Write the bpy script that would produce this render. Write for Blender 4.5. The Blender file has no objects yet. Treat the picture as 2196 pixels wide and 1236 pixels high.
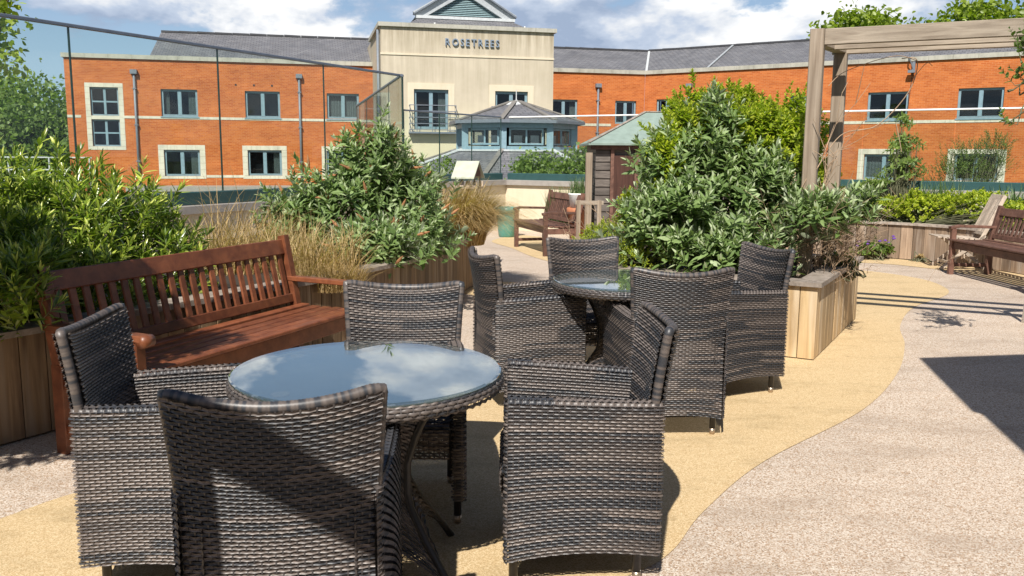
import bpy, math, random
import numpy as np
from mathutils import Vector, Matrix
random.seed(7); rng = np.random.default_rng(11)
S = bpy.context.scene
COL = S.collection
PI = math.pi
R = math.radians

# ------------------------------------------------------------------ camera
cam = bpy.data.cameras.new('camera'); co = bpy.data.objects.new('camera', cam); COL.objects.link(co)
cam.sensor_width = 36; cam.lens = 36*1870/2196; cam.clip_start = .05; cam.clip_end = 3000
pit, rol = .1504, .0076
fw = Vector((0, math.cos(pit), -math.sin(pit))); rt = Vector((1, 0, 0)); up = rt.cross(fw)
r2 = math.cos(rol)*rt + math.sin(rol)*up; u2 = -math.sin(rol)*rt + math.cos(rol)*up
M = Matrix((r2, u2, -fw)).transposed().to_4x4(); M.translation = (0, 0, 1.445)
co.matrix_world = M
S.camera = co

# ------------------------------------------------------------------ light
SUNV = Vector((.21, .90, -1)).normalized()          # direction the light travels
sl = bpy.data.lights.new('sun', 'SUN'); sl.energy = 5.0; sl.angle = R(.53); sl.color = (1, .955, .88)
so = bpy.data.objects.new('sun', sl); COL.objects.link(so)
so.rotation_euler = SUNV.to_track_quat('-Z', 'Y').to_euler(); so.location = (-3, -12, 20)
elev = math.asin(-SUNV.z)
w = bpy.data.worlds.new('World'); S.world = w; w.use_nodes = True
nt = w.node_tree; N = nt.nodes; Lk = nt.links
for n in list(N): N.remove(n)
wo = N.new('ShaderNodeOutputWorld'); bg = N.new('ShaderNodeBackground'); bg.inputs[1].default_value = .052
Lk.new(bg.outputs[0], wo.inputs[0])
sky = N.new('ShaderNodeTexSky'); sky.sky_type = 'NISHITA'; sky.sun_disc = False
sky.sun_elevation = elev; sky.sun_rotation = math.atan2(-SUNV.x, -SUNV.y)
sky.altitude = 60; sky.air_density = 1.0; sky.dust_density = .6; sky.ozone_density = 1.3
def math_(nd, op, a, b=None, c=None, clamp=False):
    m = nd.nodes.new('ShaderNodeMath'); m.operation = op; m.use_clamp = clamp
    for i, v in enumerate((a, b, c)):
        if v is None: continue
        if isinstance(v, (int, float)): m.inputs[i].default_value = v
        else: nd.links.new(v, m.inputs[i])
    return m.outputs[0]
def mixc(nd, f, a, b, mode='MIX'):
    m = nd.nodes.new('ShaderNodeMix'); m.data_type = 'RGBA'; m.blend_type = mode
    for i, v in ((0, f), (6, a), (7, b)):
        if isinstance(v, (int, float)): m.inputs[i].default_value = v
        elif isinstance(v, tuple): m.inputs[i].default_value = v if len(v) == 4 else (*v, 1)
        else: nd.links.new(v, m.inputs[i])
    return m.outputs[2]
def ramp(nd, f, *st):
    r_ = nd.nodes.new('ShaderNodeValToRGB'); e = r_.color_ramp.elements
    while len(e) < len(st): e.new(.5)
    for q, (p, c) in zip(e, st):
        q.position = p; q.color = (c, c, c, 1) if isinstance(c, (int, float)) else (*c, 1)
    nd.links.new(f, r_.inputs[0]); return r_.outputs[0]
def noise(nd, v, sc, det=3, rough=.55, dist=0):
    n = nd.nodes.new('ShaderNodeTexNoise'); n.inputs['Scale'].default_value = sc; n.inputs['Detail'].default_value = det
    n.inputs['Roughness'].default_value = rough; n.inputs['Distortion'].default_value = dist
    if v is not None: nd.links.new(v, n.inputs['Vector'])
    return n.outputs[0]
def mapping(nd, v, loc=(0, 0, 0), sc=(1, 1, 1), rot=(0, 0, 0)):
    m = nd.nodes.new('ShaderNodeMapping'); m.inputs[1].default_value = loc; m.inputs[2].default_value = rot; m.inputs[3].default_value = sc
    nd.links.new(v, m.inputs[0]); return m.outputs[0]
tc = N.new('ShaderNodeTexCoord')
sp = N.new('ShaderNodeSeparateXYZ'); Lk.new(tc.outputs['Generated'], sp.inputs[0])
cv = mapping(nt, tc.outputs['Generated'], (1.37, .42, .13), (1, 1, 2.1))
cvu = mapping(nt, tc.outputs['Generated'], (1.37, .42, .13+.05), (1, 1, 2.1))
n1 = noise(nt, cv, 3.3, 9, .57, .15); n1u = noise(nt, cvu, 3.3, 6, .55, .15)
n2 = noise(nt, mapping(nt, tc.outputs['Generated'], (5.2, 3.1, .4), (1, 1, 2.6)), 2.6, 6, .55)
# cloud banks pile up towards the horizon and thin out overhead
thin = math_(nt, 'MULTIPLY', math_(nt, 'MAXIMUM', math_(nt, 'SUBTRACT', sp.outputs[2], .22), 0.), .30)
mask = ramp(nt, math_(nt, 'SUBTRACT', n1, thin), (.468, 0.), (.508, 1.))
relief = math_(nt, 'MULTIPLY_ADD', math_(nt, 'SUBTRACT', n1, n1u), 3.2, .5)
lit = math_(nt, 'ADD', relief, math_(nt, 'MULTIPLY_ADD', n2, -1.7, .80))
cloud = ramp(nt, lit, (.20, (5.2, 6.5, 8.8)), (.42, (8., 9.2, 11.2)), (.56, (12., 12.4, 13.)), (.72, (15.5, 15.5, 15.5)))
haz = ramp(nt, sp.outputs[2], (0., .72), (.14, .36), (.4, .0))
base = mixc(nt, haz, mixc(nt, 1., sky.outputs[0], (1.0, 1.05, 1.15), 'MULTIPLY'), (7.2, 10.2, 14.))
Lk.new(mixc(nt, mask, base, cloud), bg.inputs[0])
S.view_settings.view_transform = 'Standard'; S.view_settings.look = 'None'
S.view_settings.exposure = 0.47; S.view_settings.gamma = 1
S.view_settings.use_curve_mapping = False
S.render.engine = 'CYCLES'
S.cycles.transparent_max_bounces = 24; S.cycles.max_bounces = 8

# ------------------------------------------------------------------ materials
def new_mat(name):
    m = bpy.data.materials.new(name); m.use_nodes = True
    b = m.node_tree.nodes['Principled BSDF']; return m, m.node_tree, b
def tcoord(nd, k='Object'):
    return nd.nodes.new('ShaderNodeTexCoord').outputs[k]
def bump(nd, b, hgt, strength=.3, dist=.01):
    q = nd.nodes.new('ShaderNodeBump'); q.inputs['Strength'].default_value = strength; q.inputs['Distance'].default_value = dist
    nd.links.new(hgt, q.inputs['Height']); nd.links.new(q.outputs[0], b.inputs['Normal'])
def objrand(nd): return nd.nodes.new('ShaderNodeObjectInfo').outputs['Random']
def setc(nd, b, c):
    if isinstance(c, tuple): b.inputs['Base Color'].default_value = (*c, 1)
    else: nd.links.new(c, b.inputs['Base Color'])
def plain(name, c, rough=.6, metal=0, var=.12, spec=.5):
    m, nd, b = new_mat(name); v = tcoord(nd)
    f = noise(nd, v, 9, 4); f2 = ramp(nd, f, (.3, 1-var), (.7, 1+var))
    setc(nd, b, mixc(nd, 1., c, f2, 'MULTIPLY')); b.inputs['Roughness'].default_value = rough; b.inputs['Metallic'].default_value = metal
    b.inputs['Specular IOR Level'].default_value = spec
    return m
def wood(name, c1, c2, rough=.6, sc=(30, 30, 2.2), spec=.4, lo=.72, hi=1.28, coord='Object', streak=None):
    """grain runs along local Z of the coordinate given by scale"""
    m, nd, b = new_mat(name); v = tcoord(nd, coord); r_ = objrand(nd)
    cmb = nd.nodes.new('ShaderNodeVectorMath'); cmb.operation = 'ADD'; nd.links.new(v, cmb.inputs[0])
    off = nd.nodes.new('ShaderNodeCombineXYZ'); k = math_(nd, 'MULTIPLY', r_, 37.); nd.links.new(k, off.inputs[0]); nd.links.new(k, off.inputs[2]); nd.links.new(off.outputs[0], cmb.inputs[1])
    g = noise(nd, mapping(nd, cmb.outputs[0], sc=sc), 1, 5, .6, .4)
    g2 = noise(nd, cmb.outputs[0], 2.5, 3)
    col = mixc(nd, ramp(nd, g, (.33, 0.), (.67, 1.)), c1, c2)
    tone = math_(nd, 'MULTIPLY_ADD', r_, hi-lo, lo); tone = math_(nd, 'MULTIPLY', tone, math_(nd, 'MULTIPLY_ADD', g2, .5, .75))
    t3 = nd.nodes.new('ShaderNodeCombineColor'); 
    for i in range(3): nd.links.new(tone, t3.inputs[i])
    col = mixc(nd, 1., col, t3.outputs[0], 'MULTIPLY')
    if streak:
        s_ = noise(nd, mapping(nd, cmb.outputs[0], sc=(9, 9, .8)), 1, 3, .5); col = mixc(nd, ramp(nd, s_, (.52, 0.), (.68, .75)), col, streak)
    setc(nd, b, col); b.inputs['Roughness'].default_value = rough; b.inputs['Specular IOR Level'].default_value = spec
    bump(nd, b, g, .35, .002)
    return m
MT = {}
MT['teak'] = wood('varnished_teak', (.12, .036, .017), (.23, .078, .034), .40, (14, 14, 14), lo=.75, hi=1.2)
MT['teak_dark'] = wood('weathered_teak', (.08, .038, .026), (.16, .080, .056), .6, (14, 14, 14))
MT['pale_teak'] = wood('silvered_teak', (.34, .27, .21), (.52, .43, .34), .7, (14, 14, 14))
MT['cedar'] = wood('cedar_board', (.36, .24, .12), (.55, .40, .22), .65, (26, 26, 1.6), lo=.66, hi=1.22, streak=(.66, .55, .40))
MT['cedar_old'] = wood('old_cedar_board', (.20, .135, .09), (.36, .26, .18), .75, (26, 26, 1.6), lo=.6, hi=1.25, streak=(.40, .33, .27))
MT['cap'] = wood('grey_cap_timber', (.20, .165, .135), (.38, .32, .27), .8, (18, 18, 18), lo=.8, hi=1.2)
MT['oak'] = wood('silvered_oak', (.20, .15, .105), (.36, .29, .22), .75, (34, 34, 1.4), lo=.85, hi=1.15)
MT['oakb'] = wood('silvered_oak_beam', (.24, .19, .14), (.42, .35, .27), .75, (3, 3, 40), lo=.85, hi=1.1)
MT['shed'] = wood('dark_shed_timber', (.055, .045, .038), (.13, .11, .095), .8, (5, 30, 30), lo=.7, hi=1.4)
MT['door'] = wood('brown_door', (.05, .02, .013), (.09, .038, .026), .5, (30, 30, 2))

def wicker():
    m, nd, b = new_mat('wicker'); a = nd.nodes.new('ShaderNodeAttribute'); a.attribute_name = 'tone'
    f = a.outputs['Fac']; v = tcoord(nd)
    n_ = noise(nd, v, 60, 2)
    col = ramp(nd, f, (.0, (.024, .027, .033)), (.35, (.040, .041, .046)), (.6, (.088, .073, .066)), (.9, (.145, .121, .108)), (1., (.19, .158, .14)))
    col = mixc(nd, 1., col, ramp(nd, n_, (.3, .85), (.7, 1.15)), 'MULTIPLY')
    setc(nd, b, col); b.inputs['Roughness'].default_value = .44; b.inputs['Specular IOR Level'].default_value = .55
    return m
MT['wicker'] = wicker()
MT['wframe'] = plain('dark_aluminium', (.035, .035, .038), .4, .3)
MT['cap_metal'] = plain('brushed_foot_cap', (.45, .36, .27), .35, .8)
MT['tboard'] = plain('milky_underside', (.15, .165, .16), .6, 0, .2)
MT['pad'] = plain('clear_pad', (.30, .25, .19), .4)

def glassmat(name, tint, dust=0., rough=0., dustc=(.5, .5, .5), ior=1.5, refl=1., f0=.045):
    m = bpy.data.materials.new(name); m.use_nodes = True; nd = m.node_tree
    for n in list(nd.nodes): nd.nodes.remove(n)
    o = nd.nodes.new('ShaderNodeOutputMaterial'); tr = nd.nodes.new('ShaderNodeBsdfTransparent'); tr.inputs[0].default_value = (*tint, 1)
    gl = nd.nodes.new('ShaderNodeBsdfAnisotropic'); gl.inputs['Color'].default_value = (.95*refl, .97*refl, refl, 1); gl.inputs['Roughness'].default_value = rough
    fr = nd.nodes.new('ShaderNodeFresnel'); fr.inputs[0].default_value = ior
    ge = nd.nodes.new('ShaderNodeNewGeometry')
    # same reflection on both faces of the thin sheet
    fr2 = nd.nodes.new('ShaderNodeLayerWeight'); fr2.inputs[0].default_value = .5
    c = math_(nd, 'SUBTRACT', 1., fr2.outputs['Facing'])
    k = math_(nd, 'POWER', math_(nd, 'SUBTRACT', 1., c), 5.); k = math_(nd, 'MULTIPLY_ADD', k, 1-f0, f0)
    mx = nd.nodes.new('ShaderNodeMixShader'); nd.links.new(k, mx.inputs[0]); nd.links.new(tr.outputs[0], mx.inputs[1]); nd.links.new(gl.outputs[0], mx.inputs[2])
    out = mx.outputs[0]
    if dust:
        df = nd.nodes.new('ShaderNodeBsdfDiffuse'); df.inputs[0].default_value = (*dustc, 1)
        v = tcoord(nd); dn = noise(nd, v, 3.2, 6, .6); dk = ramp(nd, dn, (.3, dust*.4), (.7, dust*1.5))
        m2 = nd.nodes.new('ShaderNodeMixShader'); nd.links.new(dk, m2.inputs[0]); nd.links.new(out, m2.inputs[1]); nd.links.new(df.outputs[0], m2.inputs[2]); out = m2.outputs[0]
    nd.links.new(out, o.inputs[0]); return m
MT['glass'] = glassmat('balustrade_glass', (.94, .975, .955), .004, refl=.38)
MT['tglass'] = glassmat('table_glass', (.80, .86, .84), .025, .002, (.42, .43, .40), f0=.24)
MT['pane'] = glassmat('window_glass', (.60, .64, .66), .0, refl=.6)

def brick():
    m, nd, b = new_mat('orange_brick'); uv = tcoord(nd, 'UV')
    t = nd.nodes.new('ShaderNodeTexBrick'); nd.links.new(uv, t.inputs['Vector'])
    t.inputs['Color1'].default_value = (.41, .105, .025, 1); t.inputs['Color2'].default_value = (.53, .165, .043, 1)
    t.inputs['Mortar'].default_value = (.50, .20, .085, 1); t.inputs['Scale'].default_value = 1; t.inputs['Mortar Size'].default_value = .009
    t.inputs['Brick Width'].default_value = .225; t.inputs['Row Height'].default_value = .075; t.inputs['Bias'].default_value = -.1
    n_ = noise(nd, mapping(nd, uv, sc=(.5, 1.3, 1)), 1.4, 6, .62); col = mixc(nd, 1., t.outputs[0], ramp(nd, n_, (.3, (.80, .76, .74)), (.7, (1.12, 1.12, 1.1))), 'MULTIPLY')
    n2_ = noise(nd, mapping(nd, uv, sc=(1, 14, 1)), 1.1, 4, .6); col = mixc(nd, ramp(nd, n2_, (.66, 0.), (.80, .35)), col, (.62, .32, .18))
    st = noise(nd, mapping(nd, uv, loc=(3, 0, 0), sc=(2.2, 1.6, 1)), 1., 4, .7); col = mixc(nd, ramp(nd, st, (.66, 0.), (.8, .5)), col, (.16, .05, .025))
    setc(nd, b, col); b.inputs['Roughness'].default_value = .85; b.inputs['Specular IOR Level'].default_value = .2
    bump(nd, b, t.outputs['Fac'], -.5, .008); return m
MT['brick'] = brick()
def slate():
    m, nd, b = new_mat('grey_slate'); uv = tcoord(nd, 'UV')
    t = nd.nodes.new('ShaderNodeTexBrick'); nd.links.new(uv, t.inputs['Vector'])
    t.inputs['Color1'].default_value = (.125, .125, .135, 1); t.inputs['Color2'].default_value = (.175, .172, .178, 1)
    t.inputs['Mortar'].default_value = (.04, .04, .045, 1); t.inputs['Scale'].default_value = 1; t.inputs['Mortar Size'].default_value = .012
    t.inputs['Brick Width'].default_value = .28; t.inputs['Row Height'].default_value = .20
    n_ = noise(nd, uv, .8, 6, .65); col = mixc(nd, 1., t.outputs[0], ramp(nd, n_, (.3, .8), (.7, 1.25)), 'MULTIPLY')
    st = noise(nd, uv, 6, 3, .6); col = mixc(nd, ramp(nd, st, (.63, 0.), (.72, .5)), col, (.30, .22, .15))
    setc(nd, b, col); b.inputs['Roughness'].default_value = .6; bump(nd, b, t.outputs['Fac'], -.6, .012); return m
MT['slate'] = slate()
def render_mat():
    m, nd, b = new_mat('cream_render'); v = tcoord(nd, 'UV')
    n_ = noise(nd, v, .5, 5, .6); n2_ = noise(nd, mapping(nd, v, sc=(4.5, .28, 1)), 1., 6, .62)
    sp_ = nd.nodes.new('ShaderNodeSeparateXYZ'); nd.links.new(v, sp_.inputs[0])
    topz = ramp(nd, math_(nd, 'MULTIPLY', sp_.outputs[1], .1), (.26, 0.), (.50, .30), (.592, .32), (.593, .30), (.72, 1.))
    st = math_(nd, 'MULTIPLY', ramp(nd, n2_, (.36, 0.), (.66, 1.)), topz)
    col = mixc(nd, ramp(nd, n_, (.3, 0.), (.7, 1.)), (.47, .41, .31), (.60, .525, .41))
    low = ramp(nd, math_(nd, 'MULTIPLY', sp_.outputs[1], .1), (.22, .6), (.40, 0.))
    col = mixc(nd, low, col, (.70, .64, .42))
    col = mixc(nd, math_(nd, 'MULTIPLY', st, .95), col, (.25, .20, .13))
    n3 = noise(nd, mapping(nd, v, sc=(1.3, .7, 1)), 1., 6, .7); col = mixc(nd, ramp(nd, n3, (.55, 0.), (.8, .35)), col, (.42, .36, .24))
    setc(nd, b, col); b.inputs['Roughness'].default_value = .9; b.inputs['Specular IOR Level'].default_value = .15; return m
MT['render'] = render_mat()
def stone(name, c, dark=(.25, .25, .2)):
    m, nd, b = new_mat(name); v = tcoord(nd)
    n_ = noise(nd, v, 1.6, 6, .65); col = mixc(nd, ramp(nd, n_, (.45, 0.), (.8, .6)), c, dark)
    n2_ = noise(nd, mapping(nd, v, sc=(3, 3, .4)), 2., 4, .6); col = mixc(nd, ramp(nd, n2_, (.5, 0.), (.8, .4)), col, dark)
    setc(nd, b, col); b.inputs['Roughness'].default_value = .85; return m
MT['stone'] = stone('pale_stone', (.62, .58, .47))
MT['coping'] = stone('lichened_coping', (.42, .40, .34), (.12, .12, .09))
MT['wallc'] = stone('cream_wall_paint', (.64, .56, .42), (.52, .44, .30))
MT['frame'] = plain('blue_grey_frame', (.20, .30, .35), .45)
MT['pipe'] = plain('grey_downpipe', (.17, .19, .22), .45)
MT['room'] = plain('dark_room', (.03, .034, .036), .9)
MT['curtain'] = plain('pale_curtain', (.55, .57, .50), .9)
MT['blind'] = plain('white_board', (.75, .75, .70), .8)
MT['lead'] = plain('lead_flashing', (.42, .44, .45), .5, .2)
MT['leadp'] = plain('pale_flashing', (.52, .54, .54), .5)
MT['louvre'] = plain('blue_louvre', (.27, .38, .40), .5)
MT['letter'] = plain('blue_grey_letter', (.20, .25, .32), .4)
MT['rail'] = plain('grey_metal_rail', (.15, .17, .21), .35, .4)
MT['steel'] = plain('polished_rail', (.66, .68, .70), .25, .85)
MT['white_rail'] = plain('white_rail', (.80, .80, .78), .4)
MT['gedge'] = plain('green_glass_edge', (.025, .055, .045), .25)
MT['channel'] = plain('dark_green_channel', (.03, .075, .075), .3)
MT['capping'] = plain('grey_capping', (.36, .33, .30), .5, .2)
MT['soil'] = plain('soil', (.035, .025, .017), .95)
MT['felt'] = plain('green_felt', (.21, .27, .235), .9)
MT['felt2'] = plain('pale_felt', (.44, .46, .36), .9)
MT['teal'] = plain('teal_glaze', (.10, .30, .25), .25)
MT['terra'] = plain('terracotta', (.40, .15, .07), .7)
MT['white'] = plain('white_plastic', (.78, .78, .76), .35)
MT['twig'] = plain('dry_twig', (.36, .25, .16), .8, 0, .35)
MT['bark'] = plain('bark', (.12, .09, .06), .9, 0, .3)
MT['stem'] = plain('green_stem', (.13, .13, .07), .7)
MT['flower_br'] = plain('dry_flower_head', (.34, .16, .07), .9, 0, .3)
MT['purple'] = plain('purple_petal', (.12, .04, .28), .6)
MT['house'] = plain('shade_render', (.5, .46, .38), .9)
MT['brown_wall'] = plain('brown_brick', (.16, .09, .06), .9)
MT['cedar_shaded'] = wood('shaded_cedar_board', (.13, .082, .046), (.27, .18, .10), .75, (26, 26, 1.6), lo=.6, hi=1.25, streak=(.34, .26, .18))  # brown cedar for the left planter, shade on its boards put into the colour
MT['lichen'] = stone('lichened_ridge', (.20, .185, .165), (.10, .09, .08))

def ground_gravel():
    m, nd, b = new_mat('resin_gravel'); v = tcoord(nd)
    vo = nd.nodes.new('ShaderNodeTexVoronoi'); vo.inputs['Scale'].default_value = 200; nd.links.new(v, vo.inputs['Vector'])
    sc_ = nd.nodes.new('ShaderNodeSeparateColor'); nd.links.new(vo.outputs['Color'], sc_.inputs[0])
    col = ramp(nd, sc_.outputs[0], (.0, (.20, .15, .105)), (.2, (.40, .275, .18)), (.45, (.48, .402, .325)), (.7, (.55, .475, .395)), (1., (.69, .635, .56)))
    f = noise(nd, mapping(nd, v, rot=(0, 0, .3), sc=(.7, 1.6, 1)), 1.8, 7, .68); col = mixc(nd, ramp(nd, f, (.50, 0.), (.72, .62)), col, (.30, .235, .18))
    f3 = noise(nd, v, .6, 4, .6); col = mixc(nd, 1., col, ramp(nd, f3, (.3, (.90, .88, .87)), (.7, (1.05, 1.02, 1.))), 'MULTIPLY')
    setc(nd, b, col); b.inputs['Roughness'].default_value = .75; b.inputs['Specular IOR Level'].default_value = .25
    bump(nd, b, vo.outputs['Distance'], -.9, .004); return m
def ground_yellow():
    m, nd, b = new_mat('yellow_resin'); v = tcoord(nd)
    vo = nd.nodes.new('ShaderNodeTexVoronoi'); vo.inputs['Scale'].default_value = 260; nd.links.new(v, vo.inputs['Vector'])
    sc_ = nd.nodes.new('ShaderNodeSeparateColor'); nd.links.new(vo.outputs['Color'], sc_.inputs[0])
    col = ramp(nd, sc_.outputs[0], (.0, (.40, .275, .135)), (.5, (.55, .40, .22)), (1., (.68, .54, .34)))
    f = noise(nd, mapping(nd, v, rot=(0, 0, .3), sc=(.6, 1.6, 1)), 2.6, 9, .78); col = mixc(nd, ramp(nd, f, (.50, 0.), (.74, .6)), col, (.27, .20, .10))
    f2 = noise(nd, v, 16, 4, .7); col = mixc(nd, ramp(nd, f2, (.60, 0.), (.75, .45)), col, (.22, .16, .08))
    setc(nd, b, col); b.inputs['Roughness'].default_value = .8; b.inputs['Specular IOR Level'].default_value = .2
    bump(nd, b, vo.outputs['Distance'], -.7, .003); return m
MT['gravel'] = ground_gravel(); MT['yellow'] = ground_yellow()
MT['grass'] = plain('lawn', (.06, .10, .025), .95, 0, .3)

def leafmat(name, stops, back, rough=.45, spec=.5, trans=.35):
    m = bpy.data.materials.new(name); m.use_nodes = True; nd = m.node_tree; b = nd.nodes['Principled BSDF']
    a = nd.nodes.new('ShaderNodeAttribute'); a.attribute_name = 'tone'
    col = ramp(nd, a.outputs['Fac'], *stops)
    ge = nd.nodes.new('ShaderNodeNewGeometry'); v = tcoord(nd)
    col = mixc(nd, 1., col, ramp(nd, noise(nd, v, 5, 3), (.3, .8), (.7, 1.2)), 'MULTIPLY')
    cb_ = mixc(nd, math_(nd, 'MULTIPLY', ge.outputs['Backfacing'], back[3]), col, back[:3])
    nd.links.new(cb_, b.inputs['Base Color']); b.inputs['Roughness'].default_value = rough; b.inputs['Specular IOR Level'].default_value = spec
    tl = nd.nodes.new('ShaderNodeBsdfTranslucent'); tcol = mixc(nd, 1., col, (1.6, 1.9, .7), 'MULTIPLY'); nd.links.new(tcol, tl.inputs[0])
    mx = nd.nodes.new('ShaderNodeMixShader'); mx.inputs[0].default_value = trans
    o = nd.nodes['Material Output']; nd.links.new(b.outputs[0], mx.inputs[1]); nd.links.new(tl.outputs[0], mx.inputs[2]); nd.links.new(mx.outputs[0], o.inputs[0])
    return m
LM = {
 'glossy': leafmat('glossy_leaf', ((0., (.025, .055, .010)), (.45, (.12, .19, .02)), (.8, (.34, .42, .05)), (1., (.58, .60, .15))), (.14, .20, .06, .5), .28, .7, .25),
 'bud': leafmat('grey_green_leaf', ((0., (.035, .070, .024)), (.5, (.13, .20, .055)), (.8, (.26, .35, .14)), (1., (.50, .55, .36))), (.30, .33, .25, .75), .5, .4, .22),
 'lime': leafmat('lime_leaf', ((0., (.06, .10, .012)), (.5, (.24, .31, .025)), (1., (.48, .50, .05))), (.25, .3, .05, .3), .45, .5, .35),
 'mid': leafmat('mid_green_leaf', ((0., (.03, .06, .015)), (.5, (.11, .17, .035)), (1., (.26, .34, .08))), (.12, .18, .06, .4), .5, .4, .35),
 'straw': leafmat('straw_blade', ((0., (.20, .13, .055)), (.5, (.40, .27, .12)), (1., (.62, .47, .26))), (.4, .3, .15, .2), .6, .3, .25),
 'blade': leafmat('green_blade', ((0., (.05, .09, .03)), (.5, (.10, .16, .06)), (1., (.20, .27, .10))), (.12, .18, .08, .3), .45, .4, .3),
}

# ------------------------------------------------------------------ helpers
def link(o, parent=None):
    COL.objects.link(o)
    if parent: o.parent = parent
    return o
def tag(o, label=None, cat=None, group=None, kind=None):
    if label: o['label'] = label
    if cat: o['category'] = cat
    if group: o['group'] = group
    if kind: o['kind'] = kind
    return o
def thing(name, label, cat, loc=(0, 0, 0), rz=0, group=None):
    o = bpy.data.objects.new(name, None); o.empty_display_size = .1; o.location = loc; o.rotation_euler = (0, 0, rz)
    return tag(link(o), label, cat, group)
def wloc(p):
    v = Vector((0, 0, 0))
    while p: v += p.location; p = p.parent
    return v
class MB:
    def __init__(s): s.v = []; s.f = []; s.uv = []; s.hasuv = False
    def add(s, vs, fs, uvs=None):
        k = len(s.v); s.v += [tuple(q) for q in vs]; s.f += [tuple(i+k for i in f) for f in fs]
        if uvs: s.hasuv = True; s.uv += uvs
        else: s.uv += [None]*len(fs)
        return s
    def box(s, c, d, rz=0):
        x, y, z = [q/2 for q in d]; ca, sa = math.cos(rz), math.sin(rz)
        vs = [(c[0]+i*x*ca-j*y*sa, c[1]+i*x*sa+j*y*ca, c[2]+k*z) for i in (-1, 1) for j in (-1, 1) for k in (-1, 1)]
        return s.add(vs, [(0, 1, 3, 2), (4, 6, 7, 5), (0, 4, 5, 1), (2, 3, 7, 6), (0, 2, 6, 4), (1, 5, 7, 3)])
    def bar(s, a, b, w_, h_, upv=(0, 0, 1), ch=.004):
        """chamfered bar between two points; w across, h along up"""
        a = Vector(a); b = Vector(b); d = (b-a).normalized(); u = Vector(upv); sd = d.cross(u).normalized(); u = sd.cross(d).normalized()
        c = min(ch, w_/3, h_/3); W, H = w_/2, h_/2
        pr = [(-W+c, -H), (W-c, -H), (W, -H+c), (W, H-c), (W-c, H), (-W+c, H), (-W, H-c), (-W, -H+c)]
        vs = [p+sd*x+u*y for p in (a, b) for x, y in pr]
        fs = [(i, (i+1) % 8, 8+(i+1) % 8, 8+i) for i in range(8)]+[tuple(range(7, -1, -1)), tuple(range(8, 16))]
        return s.add(vs, fs)
    def tube(s, pts, rad, n=8, cap=True):
        pts = [Vector(p) for p in pts]; rs = rad if isinstance(rad, (list, tuple)) else [rad]*len(pts)
        vs = []; pu = None
        for i, p in enumerate(pts):
            d = (pts[min(i+1, len(pts)-1)]-pts[max(i-1, 0)]).normalized()
            if pu is None: pu = Vector((0, 0, 1)) if abs(d.z) < .9 else Vector((1, 0, 0))
            sd = d.cross(pu).normalized(); u = sd.cross(d).normalized(); pu = u
            for k in range(n):
                t = 2*PI*k/n; vs.append(p+(sd*math.cos(t)+u*math.sin(t))*rs[i])
        m_ = len(pts); fs = [(i*n+k, i*n+(k+1) % n, (i+1)*n+(k+1) % n, (i+1)*n+k) for i in range(m_-1) for k in range(n)]
        if cap: fs += [tuple(range(n-1, -1, -1)), tuple((m_-1)*n+k for k in range(n))]
        return s.add(vs, fs)
    def lathe(s, c, prof, n=24):
        vs = [(c[0]+r_*math.cos(2*PI*k/n), c[1]+r_*math.sin(2*PI*k/n), c[2]+z) for r_, z in prof for k in range(n)]
        m_ = len(prof); fs = [(i*n+k, i*n+(k+1) % n, (i+1)*n+(k+1) % n, (i+1)*n+k) for i in range(m_-1) for k in range(n)]
        return s.add(vs, fs+[tuple(range(n-1, -1, -1)), tuple((m_-1)*n+k for k in range(n))])
    def prism(s, poly, z0, z1):
        n = len(poly); vs = [(x, y, z0) for x, y in poly]+[(x, y, z1) for x, y in poly]
        return s.add(vs, [(i, (i+1) % n, n+(i+1) % n, n+i) for i in range(n)]+[tuple(range(n-1, -1, -1)), tuple(range(n, 2*n))])
    def build(s, name, mat, parent=None, world=True, smooth=False):
        me = bpy.data.meshes.new(name)
        off = wloc(parent) if (world and parent) else Vector((0, 0, 0))
        me.from_pydata([(x-off.x, y-off.y, z-off.z) for x, y, z in s.v], [], s.f); me.update()
        if s.hasuv:
            ul = me.uv_layers.new(name='UVMap'); k = 0
            for fi, f in enumerate(s.f):
                for j in range(len(f)):
                    u_ = s.uv[fi]
                    if u_: ul.data[k].uv = u_[j]
                    k += 1
        me.materials.append(MT.get(mat, mat) if isinstance(mat, str) else mat)
        if smooth: me.shade_smooth()
        o = bpy.data.objects.new(name, me); return link(o, parent)
def struct(o): o['kind'] = 'structure'; return o
def np_mesh(name, V, F, mat, parent=None, tone=None, smooth=True, kind=None):
    me = bpy.data.meshes.new(name); V = np.asarray(V, dtype=np.float32); F = np.asarray(F, dtype=np.int32)
    me.vertices.add(len(V)); me.vertices.foreach_set('co', V.ravel())
    k = F.shape[1]; me.loops.add(F.size); me.loops.foreach_set('vertex_index', F.ravel())
    me.polygons.add(len(F)); me.polygons.foreach_set('loop_start', np.arange(len(F), dtype=np.int32)*k); me.polygons.foreach_set('loop_total', np.full(len(F), k, dtype=np.int32))
    if tone is not None:
        a = me.attributes.new('tone', 'FLOAT', 'POINT'); a.data.foreach_set('value', np.asarray(tone, dtype=np.float32))
    me.update(calc_edges=True); me.materials.append(mat)
    if smooth: me.shade_smooth()
    o = bpy.data.objects.new(name, me)
    if kind: o['kind'] = kind
    return link(o, parent)
def clone(src, label, loc, rz):
    r_ = src.copy(); COL.objects.link(r_); r_.location = loc; r_.rotation_euler = (0, 0, rz); r_['label'] = label
    for ch in list(src.children):
        c = ch.copy(); COL.objects.link(c); c.parent = r_
        for g in list(ch.children):
            d = g.copy(); COL.objects.link(d); d.parent = c
    return r_

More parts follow.
